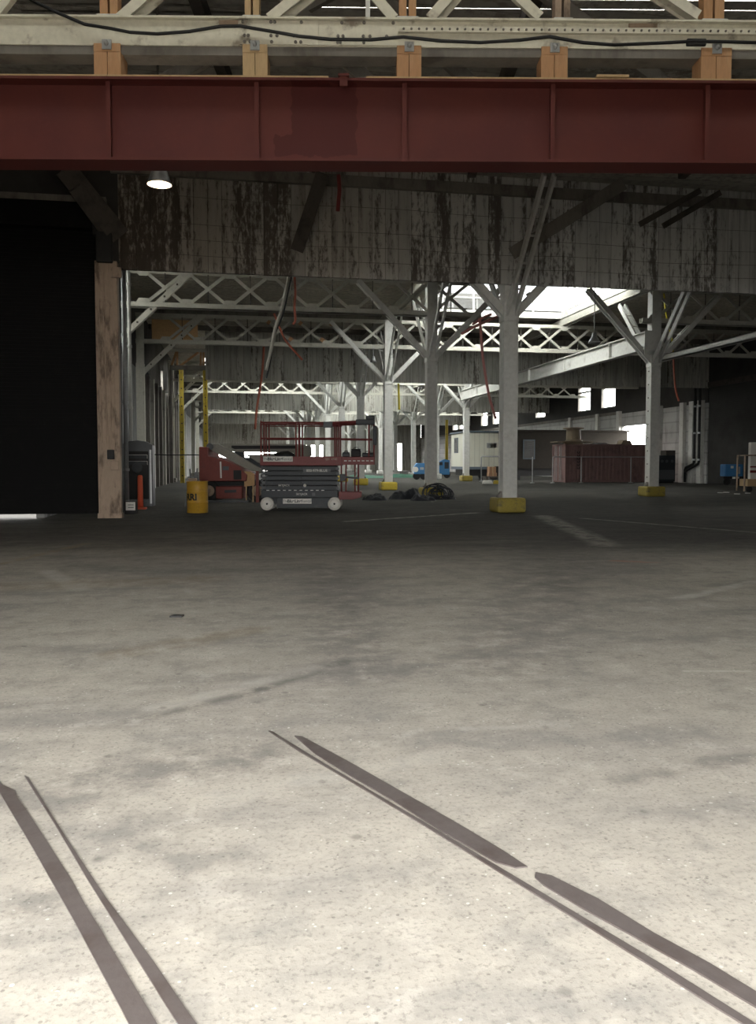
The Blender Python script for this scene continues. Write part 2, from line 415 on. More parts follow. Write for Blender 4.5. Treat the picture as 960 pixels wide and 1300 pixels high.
# ================================================================== THE SETTING
GX, GY0, GS = 7.6, 22.35, 9.42            # middle column row, first column line, bay length
ROWB, XL, XR, YE = 17.1, -4.9, 31.0, 137.0
LY = lambda n: GY0 + GS * n               # depth of column line n (0 = under the first plank wall)
Z_ROOF, Z_PAN, Z_BOT, Z_TOP = 9.25, 6.35, 7.17, 8.62

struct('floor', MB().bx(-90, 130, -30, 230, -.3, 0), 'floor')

# roof of the hall with its lantern and added unseen rooflights
LANT = [(8.9, 17.0, LY(1) + 1.6, LY(2) + .2)]                       # the lantern seen from the front
LANT += [(8.9, 17.0, LY(4) + .3, LY(5) - .3), (8.9, 17.0, LY(7) + .3, LY(8) - .3), (8.9, 17.0, LY(10) + .3, LY(11) - .3)]
LANT += [(-2.5, 6.5, LY(4) + 1, LY(5) - 1), (-2.5, 6.5, LY(7) + 1, LY(8) - 1), (19.5, 28, LY(7) + 1, LY(8) - 1), (8.9, 17.0, LY(3) + 1, LY(4) - .3), (8.9, 17.0, LY(5) + .4, LY(6) - 1), (8.9, 17.0, LY(8) + .4, LY(9) - 1)]  # more lanterns out of sight, added to brighten the far hall
LANT += [(-3.8, 7.0, LY(1) + .3, LY(1) + 1.9)]  # hidden roof opening added to light the front of the second truss
struct('ceiling', sheet(MB(), 'Z', Z_ROOF, .15, XL - .3, XR + .3, GY0 - .2, YE, LANT), 'roof_boards')
for i, (a0, a1, b0, b1) in enumerate(LANT):
    fr = MB(); zt = 11.1 if i > 10 or b0 < LY(2) and i else 12.2
    for x in (a0, a1): fr.bx(x - .08, x + .08, b0, b1, Z_ROOF - .25, Z_ROOF + .06); fr.bx(x - .06, x + .06, b0, b1, zt - .12, zt)
    for y in (b0, b1): fr.bx(a0, a1, y - .08, y + .08, Z_ROOF - .25, Z_ROOF + .06); fr.bx(a0, a1, y - .06, y + .06, zt - .12, zt)
    n = 5
    for k in range(n + 1):
        x = a0 + (a1 - a0) * k / n
        for y in (b0, b1): fr.bx(x - .045, x + .045, y - .045, y + .045, Z_ROOF, zt)
        fr.bx(x - .04, x + .04, b0, b1, zt - .1, zt)
    for k in range(1, 5):
        y = b0 + (b1 - b0) * k / 5
        for x in (a0, a1): fr.bx(x - .045, x + .045, y - .045, y + .045, Z_ROOF, zt)
    for z in (9.95, 10.5):
        for y in (b0, b1): fr.bx(a0, a1, y - .03, y + .03, z - .03, z + .03)
        for x in (a0, a1): fr.bx(x - .03, x + .03, b0, b1, z - .03, z + .03)
    w = struct('window_%d' % (i + 1), fr, 'white_paint')
    MB().bx(a0 - .3, a1 + .3, b0 - .3, b1 + .3, zt + .01, zt + .08).build('lantern_top', 'roof_tin', w)
    pn = MB()
    for x in (a0, a1): pn.bx(x - .005, x + .005, b0, b1, Z_ROOF + .06, zt)
    pn.bx(a0, a1, b0 - .005, b0 + .005, Z_ROOF + .06, zt); pn.build('pane', 'glass', w)
    MB().bx(a0, a1, b1 - .005, b1 + .005, Z_ROOF + .06, zt).build('pane', 'dim_glass' if i == 0 else 'glass', w)
    portal('daylight_roof', ((a0 + a1) / 2, (b0 + b1) / 2, Z_ROOF + .2), a1 - a0, b1 - b0, (0, 0, 0))

# the hanging plank walls, one every third bay
struct('wall_upper', MB().bx(-3.1, 42, GY0 - .42, GY0 - .30, Z_PAN, 9.6), 'planks')
for n, x0 in ((3, -1.85), (6, -3.2), (9, -4.6)):
    w = struct('wall_upper', MB().bx(x0, XR, LY(n) - .40, LY(n) - .30, Z_PAN + .02, Z_ROOF), 'planks_far')
# right wall: white lapped lower part, dark upper part with windows
def yx(u, X): return PX(u, 587, X).y
dY0, dY1 = yx(960, XR) - 6, yx(897, XR)          # dark shutter door
lY0, lY1 = yx(836, XR), yx(789, XR)              # open loading door
winY = [yx(772, XR), yx(741.5, XR), yx(686, XR), yx(630, XR) , yx(615, XR), yx(586, XR), yx(578, XR)]
lower = [(dY0, dY1, -1, 6.4), (lY0, lY1, -1, 4.35)]
struct('wall_right', sheet(MB(), 'X', XR, .25, GY0 - .3, YE, 0, 5.4, lower), 'lap_white')
ups = [(y - 1.35, y + 1.35, 6.05, 8.25) for y in winY]
struct('wall_right_upper', sheet(MB(), 'X', XR + .02, .22, GY0 - .3, YE, 5.4, 9.4, ups + lower), 'dark_wall')
for i, y in enumerate(winY):
    fr = MB()
    for s in (-1, 1): fr.bx(XR - .06, XR + .24, y + s * 1.35 - .06, y + s * 1.35 + .06, 6.0, 8.3)
    for z in (6.05, 7.75, 8.25): fr.bx(XR - .06, XR + .24, y - 1.35, y + 1.35, z - .06, z + .06)
    w = struct('window_%d' % (i + 21), fr, 'grey_timber')
    MB().bx(XR + .1, XR + .11, y - 1.3, y + 1.3, 6.05, 8.25).build('pane', 'glass', w)
    portal('daylight_window', (XR + .3, y, 7.15), 2.2, 2.6, (0, R(90), 0))
portal('daylight_loading_door', (XR + .3, (lY0 + lY1) / 2, 2.1), 4.3, lY1 - lY0, (0, R(90), 0))
sh = MB(); k = 0; z = -.01
while z < 6.4:
    sh.prism_z([(XR + .10, dY0 - .1), (XR + .16, dY0 - .1), (XR + .16, dY1 + .2), (XR + .10, dY1 + .2)], z, z + .1)
    sh.prism_z([(XR + .13, dY0 - .1), (XR + .16, dY0 - .1), (XR + .16, dY1 + .2), (XR + .13, dY1 + .2)], z + .1, z + .13); z += .13
d = struct('door_2', sh, 'dark_wall')
MB().bx(XR - .08, XR + .1, dY0 - .1, dY1 + .15, 6.4, 6.75).build('housing', 'dark_timber', d)
tr = MB()
for y in (yx(868, XR), yx(880, XR), yx(891, XR), lY0 - .3, lY1 + .3, yx(748 + 12, XR), yx(725, XR)):
    tr.bx(XR - .25, XR, y - .25, y + .25, 0, 5.6)
struct('trim_1', tr, 'white_paint')
struct('trim_2', MB().bx(XR - .1, XR, lY1 + .3, YE, 5.35, 5.6), 'grey_timber')

# left wall: ribbed sheet, with a roll-up door, a slot window and an open bay further back
oL = (yx(195, XL), yx(180, XL), -1, 5.7)
oL = (min(oL[:2]), max(oL[:2]), -1, 5.7)
slot = (yx(206, XL) - .7, yx(206, XL) + .9, 6.1, 7.5)
sideW = (GY0 + 1.2, LY(1) - .7, 5.2, 8.7)
struct('wall_left', sheet(MB(), 'X', XL - .2, .2, GY0 - .3, YE, 0, 6.1, [oL, sideW]), 'corrugated')
struct('wall_left_upper', sheet(MB(), 'X', XL - .18, .16, GY0 - .3, YE, 6.1, 9.4, [slot, sideW]), 'planks_dark')
struct('door_3', MB().bx(XL - .16, XL - .1, oL[0] - .02, oL[1] + .02, 0, 5.72), 'shutter_grey')
w = struct('window_31', MB().bx(XL - .2, XL + .04, slot[0] - .06, slot[0] + .04, slot[2], slot[3]).bx(XL - .2, XL + .04, slot[1] - .04, slot[1] + .06, slot[2], slot[3]), 'grey_timber')
MB().bx(XL - .1, XL - .09, slot[0], slot[1], slot[2], slot[3]).build('pane', 'glass', w)
fr = MB()
for k in range(8):
    y = sideW[0] + (sideW[1] - sideW[0]) * k / 7; fr.bx(XL - .16, XL - .06, y - .05, y + .05, sideW[2], sideW[3])
for z in (sideW[2], 6.4, 7.5, sideW[3]): fr.bx(XL - .16, XL - .06, sideW[0], sideW[1], z - .05, z + .05)
w = struct('window_32', fr, 'grey_timber'); MB().bx(XL - .12, XL - .11, sideW[0], sideW[1], sideW[2], sideW[3]).build('pane', 'frosted', w)
portal('daylight_side', (XL - .3, (sideW[0] + sideW[1]) / 2, (sideW[2] + sideW[3]) / 2), sideW[3] - sideW[2], sideW[1] - sideW[0], (0, R(-90), 0))
portal('daylight_slot', (XL - .3, (slot[0] + slot[1]) / 2, 6.8), 1.4, 1.6, (0, R(-90), 0))
# end wall with two open doors
ends = [(-3.6, 14.2, -1, 4.3), (26.3, 27.7, -1, 4.6)]
struct('wall_back', sheet(MB(), 'Y', YE, .25, XL, XR, 0, Z_ROOF, ends), 'planks_far')
portal('daylight_end', (5.3, YE + .4, 2.15), 17.8, 4.3, (R(-90), 0, 0))

# the front bay: door wall on the left, roof, front wall with its open doorway, end walls
YF = GY0 - .45
pl = PB(128, 653, YF).x; pr = PB(156, 653, YF).x            # brown post edges
ztop = PB(65, 287, YF).z
struct('wall_door_side', sheet(MB(), 'Y', YF, .2, -18, pr, 0, 9.6, [(-14, pl + .02, -1, ztop)]), 'dark_wall')
sh = MB(); z = PB(65, 652.6, YF).z
sh_z0 = z
while z < ztop + .1:
    sh.bx(-14.1, pl + .05, YF + .06, YF + .12, z, z + .075); sh.bx(-14.1, pl + .05, YF + .085, YF + .12, z + .075, z + .095); z += .095
d = struct('door_1', sh, 'shutter_black')
MB().prism_z([(-14.2, YF - .35), (pl + .05, YF - .35), (pl + .05, YF - .003), (-14.2, YF - .003)], ztop - .1, ztop + .55).build('housing', 'shutter_black', d, bevel=.08)
MB().bx(-14.2, pl - .2, YF + .02, YF + .06, ztop * .5 - .02, ztop * .5 + .02).build('hasp_bar', 'shutter_black', d)
ra, rb = -16.0, 36.0
def fslab(mb, x0, x1, y0, y1, z0, z1):
    ps = [FF(x0, y0, 0), FF(x1, y0, 0), FF(x1, y1, 0), FF(x0, y1, 0)]
    return mb.prism_z([(p.x, p.y) for p in ps], z0, z1)
FRONT_Y, DOOR = -1.2, (-4.3, 2.4, 4.5)
rf = MB()
fslab(rf, ra, rb, FRONT_Y - .2, 8.5, 9.25, 9.4); fslab(rf, ra, rb, 9.5, 14.0, 9.25, 9.4); fslab(rf, ra, -8, 8.5, 9.5, 9.25, 9.4); fslab(rf, 11, rb, 8.5, 9.5, 9.25, 9.4)
sk = MB(); fslab(sk, -8, 11, 8.45, 9.55, 9.405, 9.41); struct('window_41', sk, 'fill_sheet')  # rooflight strip added out of view to brighten the cream truss
y = 14.0
for w_, g_ in ((.17, .0166), (.28, .0163), (.22, .0166), (.15, .001)):
    y += g_; fslab(rf, -1.0 if g_ > .0 else -6.0, 9.0, y, y + w_, 9.25, 9.258); fslab(rf, -6.0, -1.0, y - .05, y + w_, 9.26, 9.27); y += w_
fslab(rf, ra, -6.0, 14.0, y, 9.25, 9.4); fslab(rf, 9.0, rb, 14.0, y, 9.25, 9.4)
fslab(rf, ra, rb, y, 25, 9.25, 9.4)
struct('ceiling_front', rf, 'roof_front')
fw = MB()
fslab(fw, ra, DOOR[0], FRONT_Y - .2, FRONT_Y, 0, 9.3); fslab(fw, DOOR[1], rb, FRONT_Y - .2, FRONT_Y, 0, 9.3)
fslab(fw, DOOR[0], DOOR[1], FRONT_Y - .2, FRONT_Y, DOOR[2], 9.3)
struct('wall_front', fw, 'dark_wall')
fw = MB(); fslab(fw, ra - .2, ra, FRONT_Y, 25, 0, 9.3); struct('wall_front_left', fw, 'dark_wall')
fw = MB(); fslab(fw, rb, rb + .2, FRONT_Y, 27, 0, 9.3); struct('wall_front_right', fw, 'dark_wall')
struct('wall_right_return', MB().bx(XR, 42, GY0 - .28, GY0 - .1, 0, Z_PAN + .02), 'dark_wall')
pc = FF((DOOR[0] + DOOR[1]) / 2, FRONT_Y - .1, DOOR[2] / 2)
portal('daylight_front', pc, DOOR[1] - DOOR[0], DOOR[2], (R(90), 0, -FYAW))
# timber header strip along the top of the first plank wall, ceiling joists
hb = MB().bx(-3.1, 42, GY0 - .56, GY0 - .43, 8.72, 9.0); struct('trim_3', hb, 'grey_timber')
cb = MB(); cb.bx(-18, -3.2, YF - .25, YF - .01, PB(60, 268, YF).z, PB(60, 250, YF).z); struct('trim_4', cb, 'grey_timber')
jo = MB()
for k in range(9):
    x = -14 + 5.6 * k
    a, b_ = FF(x, 11.6, 9.1), FF(x, 22, 9.1); jo.bar(a, b_, .2, .3)
struct('beam_ceiling', jo, 'dark_timber')
# wires stapled along the plank wall
wr = MB()
for zz, dz in ((8.25, -.35), (7.55, -.1), (7.15, -.05), (6.75, .0)):
    wr.tube([(-3 + 45 * k / 30, GY0 - .435, zz + dz * k / 30 + .03 * math.sin(k * 1.7)) for k in range(31)], .005, 5)
tag(wr.build('electrical_wire', 'dark_timber'), 'thin dark wires strung along the nearest flaking plank wall', 'wire')

# ================================================================== COLUMNS AND TRUSSES
def make_column(label, joint=5.62, base=True, base_w=.84, group='white columns of the hall', braces='xXyY', mat='white_paint', reach=2.85):
    root = thing('support_column', label, 'column', group=group, kind='thing')
    w = .20; s = MB().bx(-w, w, -w, w, .38, Z_TOP)
    for a in (-1, 1):
        for b in (-1, 1):
            s.bx(min(a * w * 1.04, a * w * .7), max(a * w * 1.04, a * w * .7), min(b * w * 1.04, b * w * .7), max(b * w * 1.04, b * w * .7), .38, joint + .1)
    s.build('shaft', mat, root)
    if base:
        MB().bx(-base_w / 2, base_w / 2, -base_w / 2, base_w / 2, 0, .42).build('base_block', 'yellow_paint', root, bevel=.07)
        for sx in (-1, 1): MB().prism([(sx * .2, .42), (sx * .31, .42), (sx * .31, .47), (sx * .2, .60)], -.1, .1).build('foot_plate', 'grey_timber', root)
    else:
        MB().bx(-.3, .3, -.3, .3, 0, .4).build('base_block', mat, root, bevel=.03)
    for c in braces:
        sg = -1 if c.islower() else 1; br = MB()
        for t in (-.13, .13):
            if c in 'xX': br.bar((sg * .12, t, joint - .08), (sg * (reach + .1), t, joint + reach), .07, .2, (0, 1, 0))
            else: br.bar((t, sg * .12, joint - .08), (t, sg * (reach + .1), joint + reach), .07, .2, (1, 0, 0))
        for q in (.2, .4, .6, .8):
            p = Vector((sg * reach * q, 0, joint + reach * q)) if c in 'xX' else Vector((0, sg * reach * q, joint + reach * q))
            br.box(p, (.05, .28, .05) if c in 'xX' else (.28, .05, .05))
        br.build('knee_brace', mat, root)
    MB().box((0, 0, joint), (.46, .46, .5)).build('gusset', mat, root, bevel=.02)
    return root
ordn = ['', 'second', 'third', 'fourth', 'fifth', 'sixth', 'seventh', 'eighth', 'ninth', 'tenth', 'eleventh', 'twelfth']
protoA = make_column('largest grey-white column on a yellow block, right of the middle in front')
protoA.location = (GX, LY(0), 0)
for n in range(1, 12):
    c = copy_tree(protoA); c.location = (GX, LY(n), 0)
    extra = {1: ', dark hoses heaped at its yellow foot', 2: ', bright white with a wide yellow foot', 3: ', behind the end of the red lift platform'}.get(n, '')
    c['label'] = '%s column back in the middle row%s' % (ordn[n], extra)
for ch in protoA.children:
    if ch.name.startswith('base_block'): ch.data = ch.data.copy(); ch.data.materials[0] = M['yellow_shaded']
for n in (1, 4, 5, 6, 7, 8, 9, 10, 11):
    c = copy_tree(protoA); c.location = (ROWB, LY(n), 0)
    if n == 1: c['label'] = 'white column on a yellow block carrying the long sloping white girder, far right'
    elif n == 4: c['label'] = 'column on a yellow block standing in front of the white office trailer'
    else: c['label'] = '%s column back in the right row, beyond the office trailer' % ordn[n]
    c['group'] = 'columns of the right row'
    if n > 4:
        for ch in list(c.children):
            if ch.name.startswith('base_block'): ch.data = ch.data.copy(); ch.data.materials[0] = M['white_paint']
def bolts(root, face, zs, offs):
    b0 = None
    for z in zs:
        for q in offs:
            if b0 is None: b0 = MB().lathe([(.028, -.01), (.028, .018), (.012, .026)], (0, 0, 0), 10, 'Y' if face == 'front' else 'X').build('bolt', 'grey_timber', root); o = b0
            else: o = b0.copy(); col.objects.link(o); o.parent = root
            o.location = (q, -.2, z) if face == 'front' else (-.2 - .02, q, z)
bolts(next(o for o in col.objects if o.get('label', '').startswith('white column on a yellow block carrying')), 'side', [.8 + .55 * k for k in range(9)], (.0,))
# posts along the left wall, each with a single brace
wp = None
for n in (1, 2, 4, 5, 7, 8, 10):
    lab = 'white post on the left wall, %s from the front, with a brace to its truss' % (['first', 'second', 'third', 'fourth', 'fifth', 'sixth', 'seventh'][(1, 2, 4, 5, 7, 8, 10).index(n)])
    if wp is None:
        wp = thing('wall_post', lab, 'post', group='posts along the left wall', kind='thing')
        s = MB().bx(-.17, .17, -.17, .17, 0, Z_TOP)
        for sy in (-1, 1): s.bx(-.19, .19, sy * .17 - .03, sy * .17 + .03, 0, 6.2)
        s.build('shaft', 'truss_paint', wp)
        br = MB()
        for t in (-.1, .1): br.bar((.1, t, 5.75), (2.85, t, 8.45), .07, .2, (0, 1, 0))
        br.build('knee_brace', 'truss_paint', wp)
        for q in (.15, .32, .5, .68, .85): MB().box((.1 + 2.75 * q, -.14, 5.75 + 2.7 * q), (.07, .03, .07)).build('bolt', 'dark_timber', wp)
        MB().bx(-.28, .28, -.28, .28, 0, .3).build('foot_block', 'grey_timber', wp, bevel=.03); c = wp
    else: c = copy_tree(wp)
    c.location = (XL + .3, LY(n), 0); c['label'] = lab

def make_truss(label, gap=None):
    root = thing('roof_truss', label, 'truss', group='white crossed roof trusses', kind='thing')
    x0, x1 = XL + .1, XR; pw = GS / 6
    runs = [(x0, x1)] if not gap else [(x0, gap[0]), (gap[1], x1)]
    for a, b in runs:
        ch = MB()
        for t in (-.12, .12): ch.bx(a, b, t - .03, t + .03, Z_BOT, Z_BOT + .20)
        ch.bx(a, b, -.15, .15, Z_BOT, Z_BOT + .03); ch.build('bottom_chord', 'truss_paint', root)
        ch = MB()
        for t in (-.12, .12): ch.bx(a, b, t - .03, t + .03, Z_TOP - .16, Z_TOP)
        ch.bx(a, b, -.15, .15, Z_TOP - .03, Z_TOP); ch.build('top_chord', 'truss_paint', root)
    xs = [GX + pw * k for k in range(-8, 16)]
    xs = [x for x in xs if x0 < x < x1]
    protos = None
    for x in xs:
        if gap and gap[0] < x + pw * .99 and x < gap[1] - .1: continue
        if protos is None:
            protos = [MB().bar((.06, -.05, Z_BOT + .16), (pw - .06, -.05, Z_TOP - .1), .05, .12, (0, 1, 0)).build('diagonal_brace', 'truss_paint', root),
                      MB().bar((.06, .05, Z_TOP - .1), (pw - .06, .05, Z_BOT + .16), .05, .12, (0, 1, 0)).build('diagonal_brace', 'truss_paint', root),
                      MB().prism([(-.26, Z_BOT + .19), (.26, Z_BOT + .19), (.16, Z_BOT + .34), (-.16, Z_BOT + .34)], -.16, -.14).build('gusset', 'truss_paint', root),
                      MB().prism([(-.26, Z_TOP - .15), (.26, Z_TOP - .15), (.14, Z_TOP - .30), (-.14, Z_TOP - .30)], -.16, -.14).build('gusset', 'truss_paint', root),
                      MB().tube([(pw / 2, -.02, Z_BOT + .1), (pw / 2, -.02, Z_TOP)], .018, 6).build('tie_rod', 'dark_timber', root)]
            cs = protos
        else:
            cs = [o.copy() for o in protos]
            for o in cs: col.objects.link(o); o.parent = root
        last = x + pw > x1
        for k, o in enumerate(cs):
            o.location = (x, 0, 0)
            if last and k in (0, 1, 4): bpy.data.objects.remove(o)
    return root, xs, pw
tn, xs, pw = make_truss('nearest white crossed truss in the hall, showing just under the first plank wall', (GX + 2.0, ROWB - .6))
tn.location = (0, LY(1), 0)
t2, xs, pw = make_truss('second white roof truss back, orange timber ends spliced on its diagonals')
t2.location = (0, LY(2), 0)
tl = [tn, t2]
for i, n in enumerate((4, 5, 7, 8, 10)):
    c = copy_tree(t2); c.location = (0, LY(n), 0); tl.append(c)
    c['label'] = ['third roof truss back, just behind the second plank wall',
                  'fourth roof truss back, zigzag above the third plank wall', 'fifth roof truss back, just behind the third plank wall',
                  'sixth roof truss back, small in the distance', 'farthest roof truss, beyond the last plank wall'][i]
# orange timber splices on the second truss
for x in [xs[3], xs[4], xs[5]]:
    for q0, q1 in ((0.0, .2), (.8, 1.0)):
        if x == xs[5] and q0: continue
        a = Vector((x, -.09, Z_TOP - .1)); b = Vector((x + pw, -.09, Z_BOT + .2))
        o = MB().bar(a.lerp(b, q0), a.lerp(b, q1), .05, .19, (0, 1, 0)).build('splice', 'orange_timber', tl[1]); o['label'] = 'orange timber splice'
# eave beams along the column rows
for X, nm in ((GX, 'middle'), (ROWB, 'right')):
    for a, b_ in ((0, 11),):
        eb = MB()
        for t in (-.14, .14): eb.bx(X + t - .05, X + t + .05, LY(a), LY(b_), Z_TOP, Z_TOP + .32)
        tag(eb.build('eave_beam', 'truss_paint'), 'long timber beam over the %s column row under the roof boards' % nm, 'beam', kind='thing')
# rafters across the roof boards
rt = MB()
for k in range(24):
    y = GY0 + 2.35 + k * 2.355 * 2
    if not any(l[2] - .2 < y < l[3] + .2 for l in LANT): rt.bx(XL, XR, y - .07, y + .07, Z_ROOF - .28, Z_ROOF)
struct('beam_rafters', rt, 'grey_timber')

# long white girder from the right column back, and the light channel running forward from it
g = thing('steel_girder', 'long white girder sloping away from the far right column toward the trailers', 'girder', (ROWB - .42, LY(1), 0), kind='thing')
L = LY(4) - LY(1)
MB().bx(-.02, .02, -.35, L, 6.10, 6.78).build('web', 'white_paint', g)
MB().bx(-.17, .17, -.35, L, 6.06, 6.10).build('flange', 'white_paint', g); MB().bx(-.17, .17, -.35, L, 6.76, 6.80).build('flange', 'white_paint', g)
MB().bx(-.19, .19, -.38, -.34, 6.04, 6.82).build('end_plate', 'white_paint', g)
st = None
for k in range(5):
    if st is None: st = MB().bx(-.15, .15, -.01, .01, 6.10, 6.76).build('stiffener', 'white_paint', g); o = st
    else: o = st.copy(); col.objects.link(o); o.parent = g
    o.location = (0, 3 + k * 5.2, 0)
MB().bx(-.1, .3, -.2, .2, 5.85, 6.06).build('bracket', 'white_paint', g)
ch = MB().bx(-.1, -.07, -9.2, .2, 5.62, 5.86).bx(-.1, .12, -9.2, .2, 5.82, 5.86).bx(-.1, .12, -9.2, .2, 5.62, 5.66)
o = ch.build('steel_channel', 'white_paint'); o.location = (ROWB + .33, LY(1), 0)
tag(o, 'thin white channel running forward and right from the far right column', 'channel', kind='thing')

# ================================================================== FRONT BAY: red girder, shoring posts, riveted truss
YB = 11.0
rz = -FYAW
def fx(u, v=150, yf=YB): return (PF(u, v, yf)).dot(FR)
zb0, zb1 = PF(480, 211.5, YB).z, PF(480, 108, YB).z
girder = thing('red_girder', 'deep dark red steel girder spanning the whole view below the riveted truss', 'girder', FF(0, YB, zb0), rz, kind='thing')
H = zb1 - zb0
MB().bx(-9, 12, -.012, .012, .03, H - .03).build('web', 'red_oxide', girder)
MB().bx(-9, 12, -.2, .2, 0, .035).build('bottom_flange', 'red_oxide', girder)
MB().bx(-9, 12, -.2, .2, H - .035, H).build('top_flange', 'red_oxide', girder)
st = None
for u in (-45, 141.5, 327.5, 513, 699, 893, 1075):
    if st is None: st = MB().bx(-.012, .012, -.13, -.012, .035, H - .035).bx(-.03, .03, -.14, -.13, .035, H - .035).build('stiffener', 'red_oxide', girder); o = st
    else: o = st.copy(); col.objects.link(o); o.parent = girder
    o.location = (fx(u), 0, 0)
o = MB().bx(-.07, .07, -.26, -.02, H, H + .03).bx(-.05, .05, -.24, -.2, H - .12, H).build('clip', 'red_oxide', girder); o.location = (fx(437), 0, 0)
# packing planks lying on the girder
pk = .035
for nm, ua, ub in (('left', -120, 418), ('right', 465, 1130)):
    t = thing('packing_plank', 'thin tan timber plank on the %s part of the red girder top' % nm, 'plank', FF(0, YB, zb1), rz, 'packing planks')
    MB().bx(fx(ua), fx(ub), -.17, .17, .001, pk).build('board', 'tan_timber', t)
o = MB().bx(fx(752), fx(792), -.2, -.05, pk + .001, pk + .03).build('timber_scrap', 'tan_timber'); o.location = FF(0, YB, zb1); o.rotation_euler = (0, 0, rz)
tag(o, 'small tan timber scrap lying on the red girder, right of the middle', 'timber')
# riveted truss above
zc0, zc1, zs0 = PF(480, 64.5, YB).z, PF(480, 30.5, YB).z, PF(480, 75.5, YB).z
ft = thing('riveted_truss', 'cream painted riveted truss at the very top of the picture', 'truss', FF(0, YB, 0), rz, kind='thing')
ZU = 8.95
MB().bx(-9, 12, -.10, .10, zc0, zc1).bx(-9, 12, -.17, .1, zc1 - .025, zc1).build('bottom_chord', 'cream_paint', ft)
MB().bx(fx(505, 50), 12, -.15, -.10, zc1 - .17, zc1 - .10).build('riveted_angle', 'cream_paint', ft)
MB().bx(-9, 12, -.08, .2, zs0, zc0 - .001).build('seat_timber', 'grey_timber', ft)
MB().bx(fx(306, 50), fx(405, 50), -.125, -.10, zc0 + .01, zc1 - .03).bx(fx(406, 50), fx(505, 50), -.122, -.10, zc0 + .01, zc1 - .03).build('splice_plate', 'cream_paint', ft)
MB().bx(fx(795, 38), fx(831, 38), -.112, -.10, zc1 - .10, zc1 - .02).bx(fx(280, 38), fx(304, 38), -.112, -.1, zc1 - .09, zc1 - .02).build('rust_patch', 'post_brown', ft)
rv = MB()
random.seed(3)
for i in range(60):
    u = 512 + i * 9.6; rv.lathe([(.016, 0), (.014, .012), (.004, .017)], (fx(u, 50), -.15, zc1 - .135), 8, 'Y')
for u in (312, 318, 345, 352, 376, 382, 428, 434, 462, 468, 492, 498):
    for q in (.12, .35, .85):
        if random.random() < .8: rv.lathe([(.022, 0), (.02, .014), (.005, .02)], (fx(u + random.uniform(-2, 2), 50), -.125, zc0 + (zc1 - zc0) * q), 8, 'Y')
o = rv.build('rivets', 'grey_timber', ft); o['kind'] = 'stuff'
MB().bx(-9, 12, -.1, .1, ZU - .05, ZU + .2).build('top_chord', 'cream_paint', ft)
for (u0, v0, u1, v1, dbl) in ((-8, 28, 14, 0, 0), (154, 28, 186, 0, 1), (343, 28, 378, 0, 1), (500, 28, 476, 0, 0), (545, 28, 570, 0, 1), (684, 26, 656, 0, 0), (884, 24, 848, 0, 1)):
    a, b = PF(u0, v0, YB), PF(u1, v1, YB); b = a + (b - a) * ((ZU - a.z) / (b.z - a.z))
    la, lb = Vector((a.dot(FR), 0, a.z)), Vector((b.dot(FR), 0, b.z))
    m = MB().bar(la + Vector((0, -.09, 0)), lb + Vector((0, -.09, 0)), .02, .13, (0, 1, 0))
    if dbl: m.bar(la + Vector((.03, .10, 0)), lb + Vector((.03, .10, 0)), .02, .15, (0, 1, 0)); m.bar(la + Vector((-.03, 0, .0)), lb + Vector((-.03, 0, 0)), .16, .02, (0, 1, 0))
    else: m.bar(la + Vector((0, 0, 0)), lb, .16, .02, (0, 1, 0))
    m.build('diagonal_brace', 'cream_paint', ft)
MB().box((fx(467, 20), -.11, zc1 + .1), (.06, .02, .45)).build('hanger_strap', 'white_paint', ft)
# shoring posts under the chord and struts above it
for i, (ua, ub, mt, lb_) in enumerate(((124.5, 158, 'orange_timber', 'leftmost'), (310.5, 341.5, 'tan_timber', 'second from left'), (503.5, 534, 'orange_timber', 'middle'), (684, 717, 'orange_timber', 'fourth from left'), (884, 922, 'orange_timber', 'rightmost'))):
    xa, xb = fx(ua, 90), fx(ub, 90)
    t = thing('timber_post', '%s short orange timber post between the red girder and the truss' % lb_, 'post', FF((xa + xb) / 2, YB, zb1 + pk), rz, 'short shoring posts on the red girder')
    w = (xb - xa); hh = zs0 - zb1 - pk
    zt_ = zc0 - zb1 - pk
    MB().bx(-w / 2, -.004, -.16, .14, .001, hh - .001).build('timber_piece', mt, t); MB().bx(.004, w / 2, -.16, .14, .001, hh - .001).build('timber_piece', mt, t)
    MB().bx(-w * .5, w * .5, -.165, -.15, hh - .002, zt_ - .01).build('timber_facing', mt, t)
    MB().bx(-.06, .06, -.185, -.166, zt_ - .09, zt_ + .03).lathe([(.03, 0), (.03, .03), (.015, .045)], (0, -.185, zt_ - .02), 10, 'Y').build('bolt_clip', 'galvanised', t)
for i, (ua, ub, mt, lb_) in enumerate(((129.5, 152, 'orange_timber', 'leftmost orange'), (312, 330, 'tan_timber', 'dull tan'), (506.5, 528, 'orange_timber', 'middle orange'), (703, 722, 'post_brown', 'dark brown'), (890, 916, 'orange_timber', 'rightmost orange'))):
    xa, xb = fx(ua, 15), fx(ub, 15)
    t = thing('timber_strut', '%s paired timber strut rising from the truss chord to the roof' % lb_, 'strut', FF((xa + xb) / 2, YB, zc1), rz, 'paired struts above the chord')
    w = xb - xa
    MB().bx(-w / 2, -.015, -.09, .09, .002, ZU - zc1 - .06).build('timber_piece', mt, t); MB().bx(.015, w / 2, -.09, .09, .002, ZU - zc1 - .06).build('timber_piece', mt, t)
    MB().bx(-w * .62, w * .62, -.14, .1, .001, .03).build('foot_plate', 'white_paint', t)
